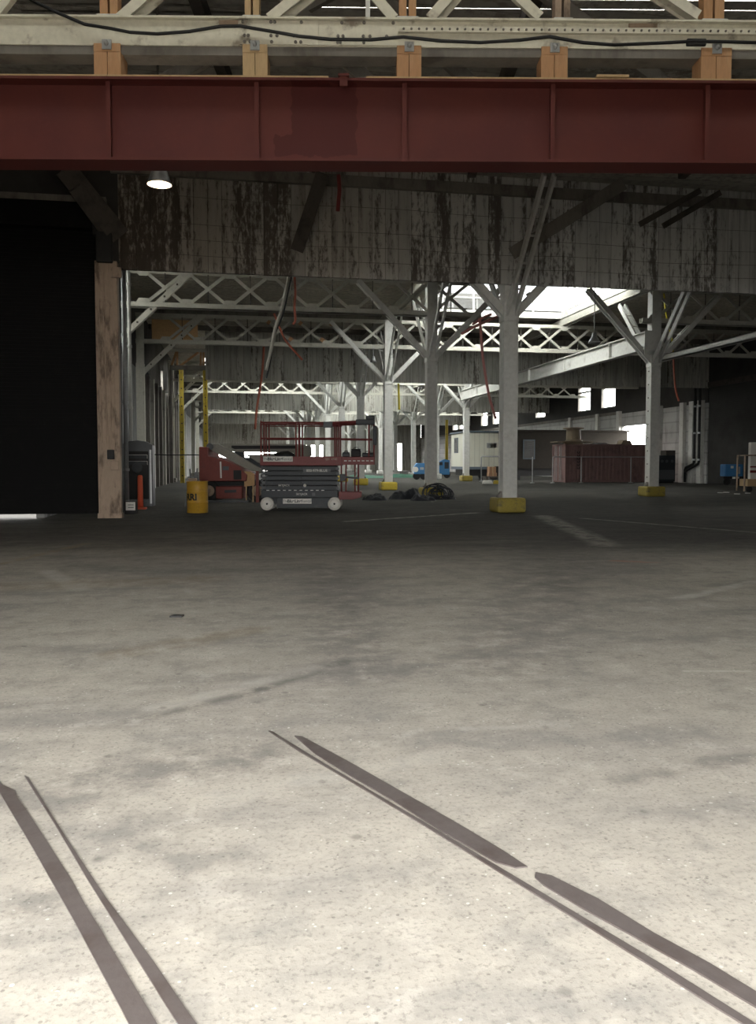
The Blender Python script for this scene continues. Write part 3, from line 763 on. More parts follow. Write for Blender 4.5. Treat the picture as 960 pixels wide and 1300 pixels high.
# black cable draped along the chord
pts = [(20, -12), (40, 0), (75, 17), (108, 31), (140, 36), (165, 41), (200, 43), (240, 40), (280, 33.5), (305, 33), (340, 39), (380, 46), (420, 50), (470, 50.5), (512, 47), (560, 52), (610, 54), (660, 51), (698, 46.5), (740, 54), (780, 57), (830, 55), (880, 52.5), (920, 53), (990, 55)]
m = MB().tube([PF(u, v, YB - .21) for u, v in pts], .021, 8)
o = m.build('black_cable', 'cable', smooth=True); tag(o, 'thick black cable draped along the cream truss chord', 'cable')
a = PF(884, 54, YB - .19)
o = MB().box((0, 0, 0), (.26, .06, .09)).build('cable_splice', 'black', bevel=.02); o.location = a; o.rotation_euler = (0, 0, rz)
tag(o, 'small black tape-wrapped joint box hanging on the truss cable, right', 'joint box')
# dim timber diagonals behind the girder gap
for i, (u0, v0, u1, v1, lb_) in enumerate(((200, 108, 260, 76, 'left of the middle'), (600, 108, 560, 70, 'just right of the middle'), (845, 108, 795, 70, 'near the right'), (470, 106, 440, 76, 'near the middle'))):
    a, b = PF(u0, v0, YB + 1.4), PF(u1, v1, YB + 1.4)
    d = (b - a); b = a + d * ((9.08 - a.z) / d.z); a = a - d * .35
    o = MB().bar(a, b, .1, .2, FN).build('timber_brace', 'grey_timber')
    tag(o, 'dim timber brace in the gap behind the red girder, %s' % lb_, 'brace', 'braces behind the red girder')

# round lamp glowing under the front roof
lp = PD(202.5, 234.5, 14.0)
t = thing('high_bay_lamp', 'round glowing warm lamp hanging at the upper left', 'lamp', lp)
MB().lathe([(.05, .42), (.09, .40), (.10, .28), (.13, .22), (.17, .10), (.205, .0), (.20, -.0), (.165, .1), (.12, .22), (.05, .25)], seg=32, closed=False).build('shade', 'galvanised', t, smooth=True)
MB().lathe([(.195, .012), (.19, 0), (.12, -.012), (.01, -.02)], seg=32).build('diffuser', 'lamp_glow', t, smooth=True)
MB().tube([(0, 0, .4), (0, 0, 9.25 - lp.z)], .02, 8).build('hanging_rod', 'dark_timber', t)
L = bpy.data.lights.new('lamp_light', 'POINT'); L.energy = 60; L.color = (1, .8, .58); L.shadow_soft_size = .12
lo = bpy.data.objects.new('lamp_light', L); col.objects.link(lo); lo.parent = t; lo.location = (0, 0, -.16)

# dark knee braces fixed to the front of the plank wall
YP = GY0 - .5
def brace_to(u0, v0, u1, v1, D1, w, h, label, mat='dark_timber'):
    a = PB(u0, v0, YP - w / 2); b = PB(u1, v1, YP - .9)
    if b.z > 8.95: b = a + (b - a) * ((8.95 - a.z) / (b.z - a.z))
    o = MB().bar(a, b, w, h, (0, 1, 0)).build('timber_brace', mat); tag(o, label, 'brace', 'timber braces on the first plank wall')
brace_to(650, 322, 806, 224, 19.5, .12, .34, 'heavy grey brace slanting up the plank wall above the largest column', 'grey_timber')
brace_to(377, 318, 410, 220, 19.0, .16, .34, 'dark timber brace slanting up the plank wall, left of the middle')
brace_to(812, 285, 925, 222, 19.5, .12, .16, 'upper dark brace of the right pair on the plank wall')
brace_to(842, 287, 960, 218, 19.5, .12, .16, 'lower dark brace of the right pair on the plank wall')
brace_to(152, 300, 82, 214, 19.0, .3, .5, 'wide dark brace above the brown post at the left')
brace_to(140, 300, 95, 238, 20.0, .2, .34, 'dark brace at the shutter housing corner on the left')

# brown post beside the black shutter
t = thing('door_post', 'weathered brown post with switch boxes beside the black shutter', 'post', ((pl + pr) / 2, YF - .12, 0), kind='thing')
w = (pr - pl); zt_ = PB(140, 335, YF).z
m = MB().bx(-w / 2, w / 2, -.16, .1, 0, zt_)
for x in (-.30, -.1, .12): m.bx(w * x - .012, w * x + .012, -.185, -.16, 1.9, zt_ - .05)
m.bx(-w / 2, -w / 2 + .05, -.19, -.16, 0, zt_); m.bx(w / 2 - .12, w / 2, -.2, -.16, 1.7, zt_)
m.build('shaft', 'post_brown', t, bevel=.012)
lo_ = local(t.location, 0)
p = lo_(PB(141, 577, YF - .3)); MB().box((p.x, -.22, p.z), (.17, .1, .24)).build('switch_box', 'black', t, bevel=.015)
p = lo_(PB(146, 591, YF - .3)); MB().box((p.x, -.215, p.z), (.2, .09, .24)).build('switch_box', 'post_brown', t, bevel=.015)
p = lo_(PB(147, 345, YF - .3)); MB().bx(p.x - .12, p.x + .14, -.26, -.16, p.z - .15, p.z + .1).build('bracket', 'post_brown', t)
m = MB().bx(-.22, .18, -.3, -.14, zt_ - .05, zt_ + .7); m.bx(-.3, .25, -.25, -.1, zt_ + .6, zt_ + .95); m.build('chain_housing', 'black', t, bevel=.03)
MB().tube([(-.05, -.2, zt_ - .1), (-.05, -.2, 3.4), (-.02, -.2, 2.2), (.03, -.2, 1.6)], .018, 6).build('conduit', 'post_brown', t)
MB().bx(-w * .55, w * .55, -.2, .1, 0, .12).build('foot', 'post_brown', t)

# white pipes and posts just behind the brown post
for i, (u, mt, lb_, r_) in enumerate(((160, 'galvanised', 'nearer', .07), (166.5, 'white_paint', 'farther', .06))):
    p = PB(u, 560, LY(0) + 3.0 + i * 2.5); p.z = 0
    t = thing('wall_pipe', '%s pale vertical pipe just right of the brown post' % lb_, 'pipe', p, 0, 'pipes beside the brown post')
    MB().tube([(0, 0, .02), (0, 0, 8.3)], r_, 12).build('pipe', mt, t, smooth=True)
    m = MB()
    for z in (1.2, 3.2, 5.2, 7.2): m.lathe([(r_ + .02, -.04), (r_ + .02, .04)], (0, 0, z), 12)
    m.build('pipe_collar', mt, t)

# ================================================================== RAILS IN THE FLOOR
def strip(name, pix, label, group):
    ps = [G(u, v) for u, v in pix]
    c = sum(ps, Vector()) / len(ps)
    o = MB().prism_z([(p.x - c.x, p.y - c.y) for p in ps], .0012, .006).build(name, 'rail_steel'); o.location = (c.x, c.y, 0)
    tag(o, label, 'rail', group)
GL, GR_ = 'rails set in the floor at left', 'rails set in the floor at right'
strip('embedded_rail', [(-30, 955), (4, 998), (20, 1005), (22, 1014), (34, 1030), (92, 1120), (108, 1150), (130, 1185), (136, 1196), (190, 1286), (216, 1330), (178, 1330), (154, 1283), (95, 1172), (40, 1075), (0, 1008), (-34, 964)], 'wide rusty rail band in the floor at the lower left', GL)
strip('embedded_rail', [(31, 986), (36, 988), (84, 1065), (135, 1142), (196, 1224), (236, 1283), (270, 1330), (244, 1330), (214, 1283), (150, 1180), (110, 1116), (70, 1048)], 'narrow rusty rail line right of the wide band, lower left', GL)
strip('embedded_rail', [(374, 935), (384, 936), (450, 972), (520, 1012), (580, 1046), (640, 1082), (670, 1102), (655, 1103), (630, 1096), (560, 1056), (500, 1018), (440, 983), (400, 958)], 'upper length of the wide rusty rail, ending at a gap, right of middle', GR_)
strip('embedded_rail', [(680, 1109), (700, 1113), (760, 1143), (830, 1186), (900, 1224), (962, 1262), (1010, 1290), (1010, 1312), (952, 1276), (880, 1233), (800, 1188), (740, 1155), (690, 1125), (679, 1115)], 'lower length of the wide rusty rail running to the bottom right corner', GR_)
strip('embedded_rail', [(341, 929), (346, 930), (420, 975), (540, 1046), (640, 1106), (760, 1178), (840, 1226), (930, 1283), (985, 1318), (970, 1318), (912, 1283), (820, 1224), (740, 1174), (630, 1106), (530, 1044), (440, 990), (380, 955)], 'narrow rusty rail line below the wide one on the right', GR_)

# ================================================================== VEHICLES AND CLUTTER
def facing(u, v):                 # a thing standing on the floor, square to the view
    return G(u, v), -YAW
# ---- scissor lift
loc, rz = facing(383, 648.4)
S = 1036 / (loc.dot(FW))          # pixels per metre at the lift
lift = thing('scissor_lift', 'red and dark grey scissor lift with white wheels and red railings', 'lift', loc, rz)
X = lambda u: (u - 383) / S
Zp = lambda v: (648.4 - v) / S
D0, D1 = 0.05, 1.2
m = MB().bx(X(331), X(429), D0 + .05, D1, Zp(632), Zp(622)); m.bx(X(351), X(419), D0 + .02, D1 - .02, Zp(645), Zp(632)); m.bx(X(331), X(350), D0 + .3, D1 - .3, Zp(640), Zp(632)).bx(X(412), X(430), D0 + .3, D1 - .3, Zp(640), Zp(632))
m.build('chassis', 'lift_dark', lift, bevel=.015)
for k in range(5):
    v0 = 592 + k * 6.15
    a = MB().bx(X(337), X(428.5), D0, D0 + .08, Zp(v0 + 5.4), Zp(v0)).bx(X(339), X(426), D1 - .1, D1 - .02, Zp(v0 + 5.4), Zp(v0))
    for uu in (382,): a.lathe([(.035, 0), (.03, .02)], (X(uu), D0, Zp(v0 + 2.7)), 10, 'Y')
    a = a.build('scissor_arm', 'lift_dark', lift, bevel=.008)
    z = MB().bar((X(331), D0 + .06, Zp(v0 + 5.5)), (X(337.5), D0 + .06, Zp(v0 + 1)), .1, .05, (0, 1, 0)).bar((X(331), D0 + .12, Zp(v0)), (X(337.5), D0 + .12, Zp(v0 + 5.5)), .06, .05, (0, 1, 0))
    z.lathe([(.05, 0), (.05, .09)], (X(428.5), D0 + .09, Zp(v0 + 3)), 10, 'Y'); z.build('scissor_link', 'cabinet_grey', lift)
MB().bx(X(338), X(427), D0 + .3, D1 - .3, Zp(623), Zp(590.5)).build('scissor_core', 'black', lift)
m = MB()
for k in range(11): m.bx(X(338 + k * 7), X(341.5 + k * 7), D0 + .035, D0 + .05, Zp(623), Zp(622))
m.build('hazard_dashes', 'sign_white', lift)
m = MB().bx(X(330.5), X(434), D0 - .02, D1 + .02, Zp(591), Zp(579.5)); m.bx(X(330.5), X(434), D0 - .03, D0 - .02, Zp(590.8), Zp(589)).build('platform', 'lift_red', lift, bevel=.01)
m = MB().bx(X(434), X(476), D0 + .03, D1 - .03, Zp(590), Zp(580)); m.build('deck_extension', 'lift_red', lift, bevel=.01)
m = MB()
for k in range(7): m.bx(X(437 + k * 5.6), X(440.5 + k * 5.6), D0 + .02, D0 + .03, Zp(585.5), Zp(584.5))
m.build('hazard_dashes', 'sign_white', lift)
r = .022
def rail_set(yy):
    m = MB()
    m.tube([(X(331), yy, Zp(536.5)), (X(432), yy, Zp(536.5))], .026, 8); m.tube([(X(331), yy, Zp(539)), (X(432), yy, Zp(539))], .018, 8)
    m.tube([(X(331), yy, Zp(556.5)), (X(432), yy, Zp(556.5))], .022, 8)
    for u in (331.5, 335.5, 376, 379.8, 425.5, 430.5): m.tube([(X(u), yy, Zp(580)), (X(u), yy, Zp(536))], r, 8)
    return m
rail_set(D0 + .02).build('railing', 'lift_red', lift); rail_set(D1 - .02).build('railing', 'lift_red', lift)
m = MB()
for yy in (D0 + .08, D1 - .08):
    m.tube([(X(418), yy, Zp(537)), (X(476), yy, Zp(535))], .045, 8); m.tube([(X(432), yy, Zp(557)), (X(473), yy, Zp(557.5))], .02, 8)
    for u in (468.5, 475): m.tube([(X(u), yy, Zp(580)), (X(u), yy, Zp(535))], .022, 8)
for v in (535, 557): m.tube([(X(475), D0 + .08, Zp(v)), (X(475), D1 - .08, Zp(v))], .022, 8); m.tube([(X(331.5), D0 + .02, Zp(v)), (X(331.5), D1 - .02, Zp(v))], .022, 8)
m.build('extension_railing', 'lift_red', lift)
MB().bx(X(452), X(476), D0 - .02, D0 + .25, Zp(539), Zp(532.5)).bx(X(465), X(476), D0, D0 + .2, Zp(533), Zp(528)).build('control_box', 'lift_dark', lift, bevel=.02)
MB().bx(X(474), X(478.5), D0, D0 + .3, Zp(565), Zp(541)).build('document_box', 'lift_dark', lift, bevel=.02)
MB().bx(X(411), X(422.5), D0 - .06, D0 + .02, Zp(543), Zp(535.5)).build('junction_box', 'cabinet_grey', lift, bevel=.015)
wh = None
for u, v, yy in ((338.7, 640.2, D0), (424.6, 639.6, D0), (338.7, 640.2, D1 - .16), (424.6, 639.6, D1 - .16)):
    if wh is None:
        wh = MB().lathe([(.10, -.16), (.185, -.16), (.198, -.14), (.198, -.02), (.185, .0), (.15, .005), (.14, -.01), (.05, .0)], seg=32, axis='Y').build('wheel', 'tyre_white', lift, smooth=True)
        hb_ = MB().lathe([(.12, -.008), (.11, .004), (.05, .006)], seg=24, axis='Y').build('hub', 'sign_white', wh)
        nn = MB().lathe([(.03, .0), (.028, .03), (.01, .035)], seg=12, axis='Y').build('hub_nut', 'black', wh); o = wh
    else: o = copy_tree(wh, lift)
    o.location = (X(u), yy, .2)
for u in (433, 439, 450.5, 455): MB().tube([(X(u), D0 + .3, Zp(590)), (X(u), D0 + .3, Zp(625))], .022, 8).build('ladder_rail', 'lift_red', lift)
MB().bar((X(431), D0 + .25, Zp(605)), (X(456), D0 + .25, Zp(607.5)), .05, .06).build('ladder_rung', 'lift_dark', lift)
MB().bx(X(431), X(438), D0 + .2, D0 + .4, Zp(611), Zp(602)).build('latch_box', 'lift_dark', lift, bevel=.01)
MB().prism([(X(430), Zp(624.5)), (X(459), Zp(624.5)), (X(459), Zp(631.5)), (X(447), Zp(634.5)), (X(430), Zp(634.5))], D0 + .1, D1 - .1).build('entry_step', 'lift_red', lift, bevel=.01)
def plate(name, u0, u1, v0, v1, y, mat): return MB().bx(X(u0), X(u1), y - .012, y, Zp(v1), Zp(v0)).build(name, mat, lift)
tx = lambda u, v, y: Matrix.Translation((X(u), y, Zp(v))) @ FACE
bd = plate('banner', 334.5, 372, 579.5, 586, D0 - .033, 'sign_white')
lettering('lettering', 'The', .105, 'cabinet_grey', bd, tx(338, 582.8, D0 - .05)); lettering('lettering', 'BlueLine', .125, 'lift_dark', bd, tx(349.5, 582.8, D0 - .05), bold=.004); lettering('lettering', 'Rental', .12, 'cabinet_grey', bd, tx(364.5, 582.8, D0 - .05))
bd = plate('banner', 359, 395.5, 633, 639.5, D0 - .005, 'sign_white')
lettering('lettering', 'The', .105, 'cabinet_grey', bd, tx(362.5, 636.3, D0 - .022)); lettering('lettering', 'BlueLine', .125, 'lift_dark', bd, tx(374, 636.3, D0 - .022), bold=.004); lettering('lettering', 'Rental', .12, 'cabinet_grey', bd, tx(388.8, 636.3, D0 - .022))
bd = plate('banner', 385, 420, 595.2, 599.8, D0 - .003, 'cabinet_grey')
lettering('lettering', '800-979-BLUE', .105, 'sign_white', bd, tx(402.5, 597.5, D0 - .02))
lettering('lettering', 'SKYJACK', .085, 'sign_white', lift, tx(360.5, 616.3, D0 - .006)); lettering('lettering', 'SKYJACK', .085, 'sign_white', lift, tx(383, 627.5, D0 + .044))
plate('decal', 396, 400, 625.5, 629.5, D0 + .049, 'cabinet_grey')
MB().lathe([(.045, 0), (.045, .006), (.03, .006), (.03, 0)], (X(387), D0 - .001, Zp(616.3)), 16, 'Y').build('decal', 'sign_white', lift)
lettering('lettering', 'SJIII', .09, 'post_brown', lift, tx(416, 583, D0 - .033)); lettering('lettering', '4740', .09, 'post_brown', lift, tx(424.5, 583, D0 - .033))
# gear on the lift's deck
for i, (u0, u1, v, mt, nm, lb_) in enumerate(((434, 444, 574, 'lift_dark', 'tool_case', 'low dark case on the lift platform, next to the taller box'), (445.5, 458, 569.5, 'black', 'tool_box', 'tall dark box on the lift platform extension'), (459.5, 474.5, 574.5, 'lift_dark', 'tool_case', 'long flat dark case at the right end of the lift platform'))):
    c = loc + Matrix.Rotation(rz, 3, 'Z') @ Vector((X((u0 + u1) / 2), .5, Zp(580)))
    w, h = (u1 - u0) / S, (580 - v) / S
    t = thing(nm, lb_, 'case' if 'case' in nm else 'box', c, rz)
    MB().bx(-w / 2, w / 2, -.18, .18, .003, h * .8).build('body', mt, t, bevel=.02); MB().bx(-w / 2 + .01, w / 2 - .01, -.17, .17, h * .8, h).build('lid', mt, t, bevel=.015)
    MB().tube([(-w * .2, 0, h), (-w * .2, 0, h + .04), (w * .2, 0, h + .04), (w * .2, 0, h)], .012, 6).build('handle', 'black', t)

# ---- boom lift behind it
loc, rz = facing(290, 638); S2 = 1036 / loc.dot(FW)
boom = thing('boom_lift', 'red boom lift with a folded grey boom, behind the scissor lift', 'lift', loc, rz)
X = lambda u: (u - 290) / S2
Zp = lambda v: (638 - v) / S2
pg = lambda L_: [(X(u), Zp(v)) for u, v in L_]
MB().prism(pg([(252, 567), (262, 567.5), (263, 579), (284, 584), (302, 592), (313, 603), (312, 611), (252, 611)]), .15, 2.3).build('turret', 'boom_red', boom, bevel=.03)
MB().prism(pg([(278.5, 586), (280.5, 586), (281, 607), (279, 607)]), .135, .15).build('reflective_strip', 'sign_white', boom)
MB().prism(pg([(282, 592), (290, 592), (290, 597), (282, 597)]), .14, .15).build('data_plate', 'cabinet_grey', boom)
MB().prism(pg([(296, 597), (306, 597), (306, 609), (296, 609)]), .12, .15).build('control_panel', 'black', boom, bevel=.01)
MB().prism(pg([(263, 612), (310, 612), (307, 617), (265, 617)]), .4, 2.0).build('turntable', 'black', boom)
MB().prism(pg([(272.5, 617.5), (306.5, 617.5), (306.5, 633.5), (272.5, 633.5)]), .2, 2.2).build('chassis', 'boom_red', boom, bevel=.03)
MB().prism(pg([(284, 622.5), (299, 622), (299, 625.5), (284, 626)]), .19, .2).build('faded_decal', 'lift_dark', boom)
MB().prism(pg([(262, 635.5), (316, 635.5), (318, 640), (264, 640)]), .0, .3).build('side_skid', 'cabinet_grey', boom)
wh = None
for u, yy in ((262.5, .35), (325, .35), (262.5, 2.3), (325, 2.3)):
    if wh is None:
        wh = MB().lathe([(.2, -.3), (.34, -.3), (.40, -.24), (.40, -.06), (.34, 0), (.22, .0), (.20, -.04), (.05, -.03)], seg=28, axis='Y').build('wheel', 'black', boom, smooth=True)
        MB().lathe([(.2, -.04), (.19, -.01), (.1, .0), (.08, .03)], seg=20, axis='Y').build('rim', 'post_brown', wh); o = wh
    else: o = copy_tree(wh, boom)
    o.location = (X(u), yy, .40)
MB().prism(pg([(261, 563), (272, 562.5), (329, 596), (328, 601.5), (312, 597), (263, 571)]), .7, 1.0).build('lower_boom', 'boom_grey', boom, bevel=.02)
MB().prism(pg([(263, 562), (380, 563), (392, 566), (393, 578), (388, 581), (374, 581), (368, 574), (300, 573.5), (263, 571)]), 1.05, 1.35).build('upper_boom', 'boom_grey', boom, bevel=.03)
MB().prism(pg([(288, 565), (372, 565), (372, 569), (292, 569.5), (288, 568)]), 1.03, 1.05).build('boom_slot', 'black', boom)
MB().prism(pg([(306, 577), (345, 576), (352, 591), (332, 591), (322, 587)]), 1.0, 1.5).build('boom_knuckle', 'boom_grey', boom, bevel=.03)
MB().prism(pg([(283, 573), (303, 573), (303, 580.5), (327, 580), (330, 575), (372, 576), (378, 582), (352, 593), (330, 597), (297, 584), (283, 579)]), 1.1, 1.4).build('boom_linkage', 'lift_dark', boom, bevel=.02)
MB().tube([(X(262.5), .6, Zp(566.5)), (X(262.5), 1.5, Zp(566.5))], .12, 14).build('boom_pivot', 'cabinet_grey', boom)
MB().tube([(X(345), .98, Zp(577)), (X(352), .95, Zp(575)), (X(362), .95, Zp(574)), (X(370), .98, Zp(578))], .06, 8).build('hose_bundle', 'black', boom, smooth=True)
MB().prism(pg([(325, 598), (328.5, 598), (328.5, 639), (325, 639)]), .0, .12).build('support_leg', 'boom_red', boom)
t = thing('plywood_offcut', 'small orange plywood offcut leaning by the boom lift wheel', 'plywood', G(317, 637.5) , rz)
m = MB().prism([(-.19, .55), (.18, .6), (.18, 1.0), (.05, 1.08), (-.19, 1.1)], .0, .02); m.build('board', 'plywood', t)
MB().bx(-.14, -.1, .02, .06, 0, .6).bx(.1, .14, .02, .06, 0, .62).build('stake', 'tan_timber', t)

# ---- yellow drum
loc, rz = facing(248, 651.5); S3 = 1036 / loc.dot(FW)
drum = thing('steel_drum', 'yellow steel drum with black stencilled letters beside the red boom lift', 'drum', loc + FW * .29, -YAW)
r = .295
prof = [(r - .01, 0), (r, .01), (r, .28), (r + .012, .295), (r, .31), (r, .57), (r + .012, .585), (r, .60), (r, .86), (r + .008, .87), (r + .008, .89), (r - .02, .89), (r - .025, .86)]
MB().lathe(prof, seg=36).build('body', 'drum_yellow', drum, smooth=True)
MB().lathe([(r - .03, .84), (r - .03, .865), (.01, .866)], seg=30).build('lid', 'drum_yellow', drum)
def wrap(p):
    a = (p.x - .13) / r
    return Vector((math.sin(a) * (r + .002 + p.z * .3), -math.cos(a) * (r + .002 + p.z * .3), .44 + p.y))
lettering('lettering', 'RRI', .25, 'black', drum, None, bend=wrap, bold=.012)
# rubbish poking out of the drum
t = thing('scrap_bundle', 'bundle of grey scrap sticking up behind the yellow drum', 'scrap', G(243, 643))
m = MB(); random.seed(5)
for k in range(9):
    a = random.uniform(-.25, .25); m.bar((a, random.uniform(0, .2), 0), (a + random.uniform(-.12, .12), random.uniform(0, .2), random.uniform(.7, 1.25)), .05, .03)
m.build('offcuts', 'cabinet_grey', t)
MB().box((.05, -.02, .82), (.28, .2, .18)).build('box', 'post_brown', t, bevel=.02)

# ---- grey machine, delineator, label box beside the post
p = PB(176, 640, LY(0) + 4.6); p.z = 0
cab = thing('vending_cabinet', 'tall grey cabinet with a curved top and dark front beside the brown post', 'cabinet', p)
Sx = 1036 / (p.dot(FW)); w = 36 / Sx; h = p.dot(FW) * 0 + PB(176, 559, p.y).z
arc = [(-w / 2, 0), (w / 2, 0), (w / 2, h - .15), (w * .25, h - .03), (0, h), (-w * .3, h - .03), (-w / 2, h - .1)]
MB().prism(arc, 0, .75).build('body', 'cabinet_grey', cab, bevel=.02)
MB().bx(-w * .44, w * .36, -.03, 0, .25, h - .35).build('front_panel', 'black', cab, bevel=.015)
for z in (h - .52, h - .72):
    f = MB().bx(-w * .40, w * .33, -.045, -.03, z - .06, z + .06).build('label_strip', 'lift_dark', cab)
    MB().bx(-w * .40, w * .33, -.05, -.045, z + .05, z + .06).bx(w * .32, w * .33, -.05, -.045, z - .06, z + .06).build('trim_line', 'sign_white', f)
MB().lathe([(.16, 0), (.15, .03), (.02, .035)], (-.02, -.03, 1.25), 20, 'Y').build('round_cover', 'lift_dark', cab)
MB().bx(w * .40, w * .46, -.02, 0, .1, h - .3).build('corner_strip', 'galvanised', cab)
p = G(178.5, 646.5)
t = thing('delineator_post', 'orange plastic delineator post in front of the grey cabinet', 'delineator', p)
MB().lathe([(.085, .03), (.08, .5), (.075, 1.0), (.05, 1.03), (.03, 1.04)], seg=20).build('post', 'delineator', t, smooth=True)
MB().box((0, 0, .03), (.36, .36, .06)).build('base', 'delineator', t, bevel=.02)
p = G(165.5, 652.5)
t = thing('battery_case', 'small black case with a pale label at the foot of the brown post', 'case', p, -YAW)
MB().bx(-.16, .14, 0, .25, 0, .36).build('body', 'black', t, bevel=.02)
MB().bx(-.12, .14, -.008, 0, .1, .33).build('label_plate', 'sign_white', t); MB().bx(-.06, .1, -.011, -.008, .17, .19).bx(-.06, .1, -.011, -.008, .24, .26).build('printed_lines', 'cabinet_grey', t)

# ---- yellow framed goal post with a header and little truss
YG = 58.0
def yb(u, v): return PB(u, v, YG)
t = thing('yellow_portal', 'tall yellow steel portal with two slim posts near the left wall', 'portal', (yb(245, 600).x, YG, 0), kind='thing')
lo_ = local(t.location, 0); zt_ = yb(245, 470).z
for u in (230.5, 260.8):
    x = lo_(yb(u, 500)).x
    m = MB().bx(x - .15, x - .05, -.1, .1, 0, zt_).bx(x + .05, x + .15, -.1, .1, 0, zt_).bx(x - .05, x + .05, -.02, .02, 0, zt_); m.build('yellow_post', 'yellow_paint', t)
    m = MB()
    for k in range(12): m.box((x, -.03, .5 + k * .6), (.09, .02, .08))
    m.build('rung_plates', 'dark_timber', t)
xa, xb = lo_(yb(216, 470)).x, lo_(yb(264, 470)).x
MB().bx(xa, xb, -.2, .2, zt_, zt_ + .3).build('header', 'grey_timber', t)
MB().bx(lo_(yb(216, 500)).x, lo_(yb(219, 500)).x, -.15, .15, 0, zt_).build('timber_post', 'grey_timber', t)
zh = min(yb(245, 440).z, 9.0)
for (u0, v0, u1, v1) in ((218, 464, 224, 442), (228, 465, 252, 442), (225, 464, 225, 440), (255, 464, 255, 440), (258.5, 464, 258.5, 440)):
    a, b = lo_(yb(u0, v0)), lo_(yb(u1, v1)); b.z = min(b.z, zh); MB().bar(a, b, .12, .14, (0, 1, 0)).build('timber_web', 'orange_timber', t)
MB().bx(xa, xb, -.1, .1, zh, zh + .2).build('timber_plate', 'truss_paint', t)
# tan plywood sheet up behind the left trusses
a, b = PB(193, 433, LY(2) + .19), PB(251, 407, LY(2) + .19)
o = MB().bx(0, b.x - a.x, -.01, .01, 0, b.z - a.z).build('plywood_sheet', 'plywood'); o.location = (a.x, a.y, a.z)
tag(o, 'tan plywood sheet fixed high up behind the left end of the trusses', 'plywood')
# studs standing proud of the left wall
sd = None
for i in range(14):
    y = LY(2) + 3.2 + i * 2.35
    if sd is None: sd = MB().bx(-.0, .34, -.13, .13, 0, 6.0).bx(.30, .38, -.17, .17, 0, 6.0).build('wall_stud', 'grey_timber'); o = sd
    else:
        o = sd.copy(); col.objects.link(o)
        if i % 3 == 1: o.data = sd.data.copy(); o.data.materials[0] = M['truss_paint']
    o.location = (XL + .02, y, 0)
    tag(o, '%s upright stud along the left wall behind the yellow portal, counted from the front' % (ordn + ['thirteenth', 'fourteenth'])[i] if i else 'nearest upright stud along the left wall, just before the yellow portal', 'stud', 'studs along the left wall', 'thing')
# fans on the left wall
for (u, v, Y, lb_) in ((182, 481, 47, 'nearer'), (212, 506, 62, 'farther')):
    p = PB(u, v, Y); t = thing('wall_blower', '%s round grey blower mounted high on the left wall' % lb_, 'blower', p, 0, 'round blowers on the left wall')
    MB().lathe([(.3, 0), (.42, .05), (.42, .3), (.3, .35)], seg=24, axis='Y').build('housing', 'cabinet_grey', t)
    MB().lathe([(.22, .33), (.08, .38)], seg=16, axis='Y').build('hub', 'lift_dark', t)
    MB().bar((0, 0, 0), (XL - p.x, .3, .1), .12, .12).build('bracket', 'dark_timber', t)

# ---- debris heaps around the middle columns
def heap(label, u, v, w, d, h, mat, seed, cat='tarp', name='tarp_heap'):
    p = G(u, v) + FW * (d / 2)
    m = MB(); nx, ny = 26, 16; k = 0
    for j in range(ny + 1):
        for i in range(nx + 1):
            a, b = i / nx * 2 - 1, j / ny * 2 - 1
            e = max(0, 1 - (abs(a) ** 2.2 + abs(b) ** 2.2))
            zz = h * (e ** .55) * (.45 + .9 * abs(mnoise.noise(Vector((a * 2.6 + seed, b * 2.2, seed * 1.7)))) + .35 * abs(mnoise.noise(Vector((a * 7, b * 6 + seed, 3)))))
            rr = 1 + .22 * mnoise.noise(Vector((a * 1.5, b * 1.5 + seed, 9)))
            m.v.append((a * w / 2 * rr, b * d / 2 * rr, zz))
    for j in range(ny):
        for i in range(nx):
            q = j * (nx + 1) + i; m.f.append((q, q + 1, q + nx + 2, q + nx + 1))
    o = m.build(name, mat, smooth=True); o.location = p; o.rotation_euler = (0, 0, -YAW)
    return tag(o, label, cat)
heap('dark bundled tarp on the floor left of the hose heap', 518, 634, 1.25, .8, .42, 'tarp', 2.0)
heap('low dark tarp lying between the bundle and the second column foot', 536, 636, .95, .6, .22, 'tarp', 5.0)
heap('flat dark tarp on the floor at the end of the scissor lift', 476, 635.5, .95, .7, .26, 'tarp', 8.0)
p = G(563, 634.5) + FW * .4
m = MB(); random.seed(11)
for k in range(16):
    cx, cy, rr = random.uniform(-.35, .35), random.uniform(-.15, .25), random.uniform(.22, .46); tilt = random.uniform(.2, 1.15); ph = random.uniform(0, 6.28)
    pts = []
    for q in range(22):
        t_ = q / 21 * 5.6 + ph; pts.append(Vector((cx + rr * math.cos(t_), cy + rr * math.sin(t_) * math.cos(tilt), max(.03, .22 + rr * math.sin(t_) * math.sin(tilt)))))
    m.tube(pts, .022, 6)
o = m.build('hose_heap', 'tarp', smooth=True); o.location = p; o.rotation_euler = (0, 0, -YAW)
tag(o, 'tangled heap of dark hoses against the second middle-row column foot', 'hose')
heap('grey crumpled rag at the right end of the hose heap', 574, 634, .35, .3, .14, 'cabinet_grey', 3.3, 'rag', 'crumpled_rag')
heap('green tarp lying on the floor far back beside the middle columns', 512, 606.5, 5.0, 2.0, .35, 'green_tarp', 4.4)
heap('green tarp edge far back right of the lift platform', 462, 607, 4.2, 2.0, .3, 'green_tarp', 6.1)

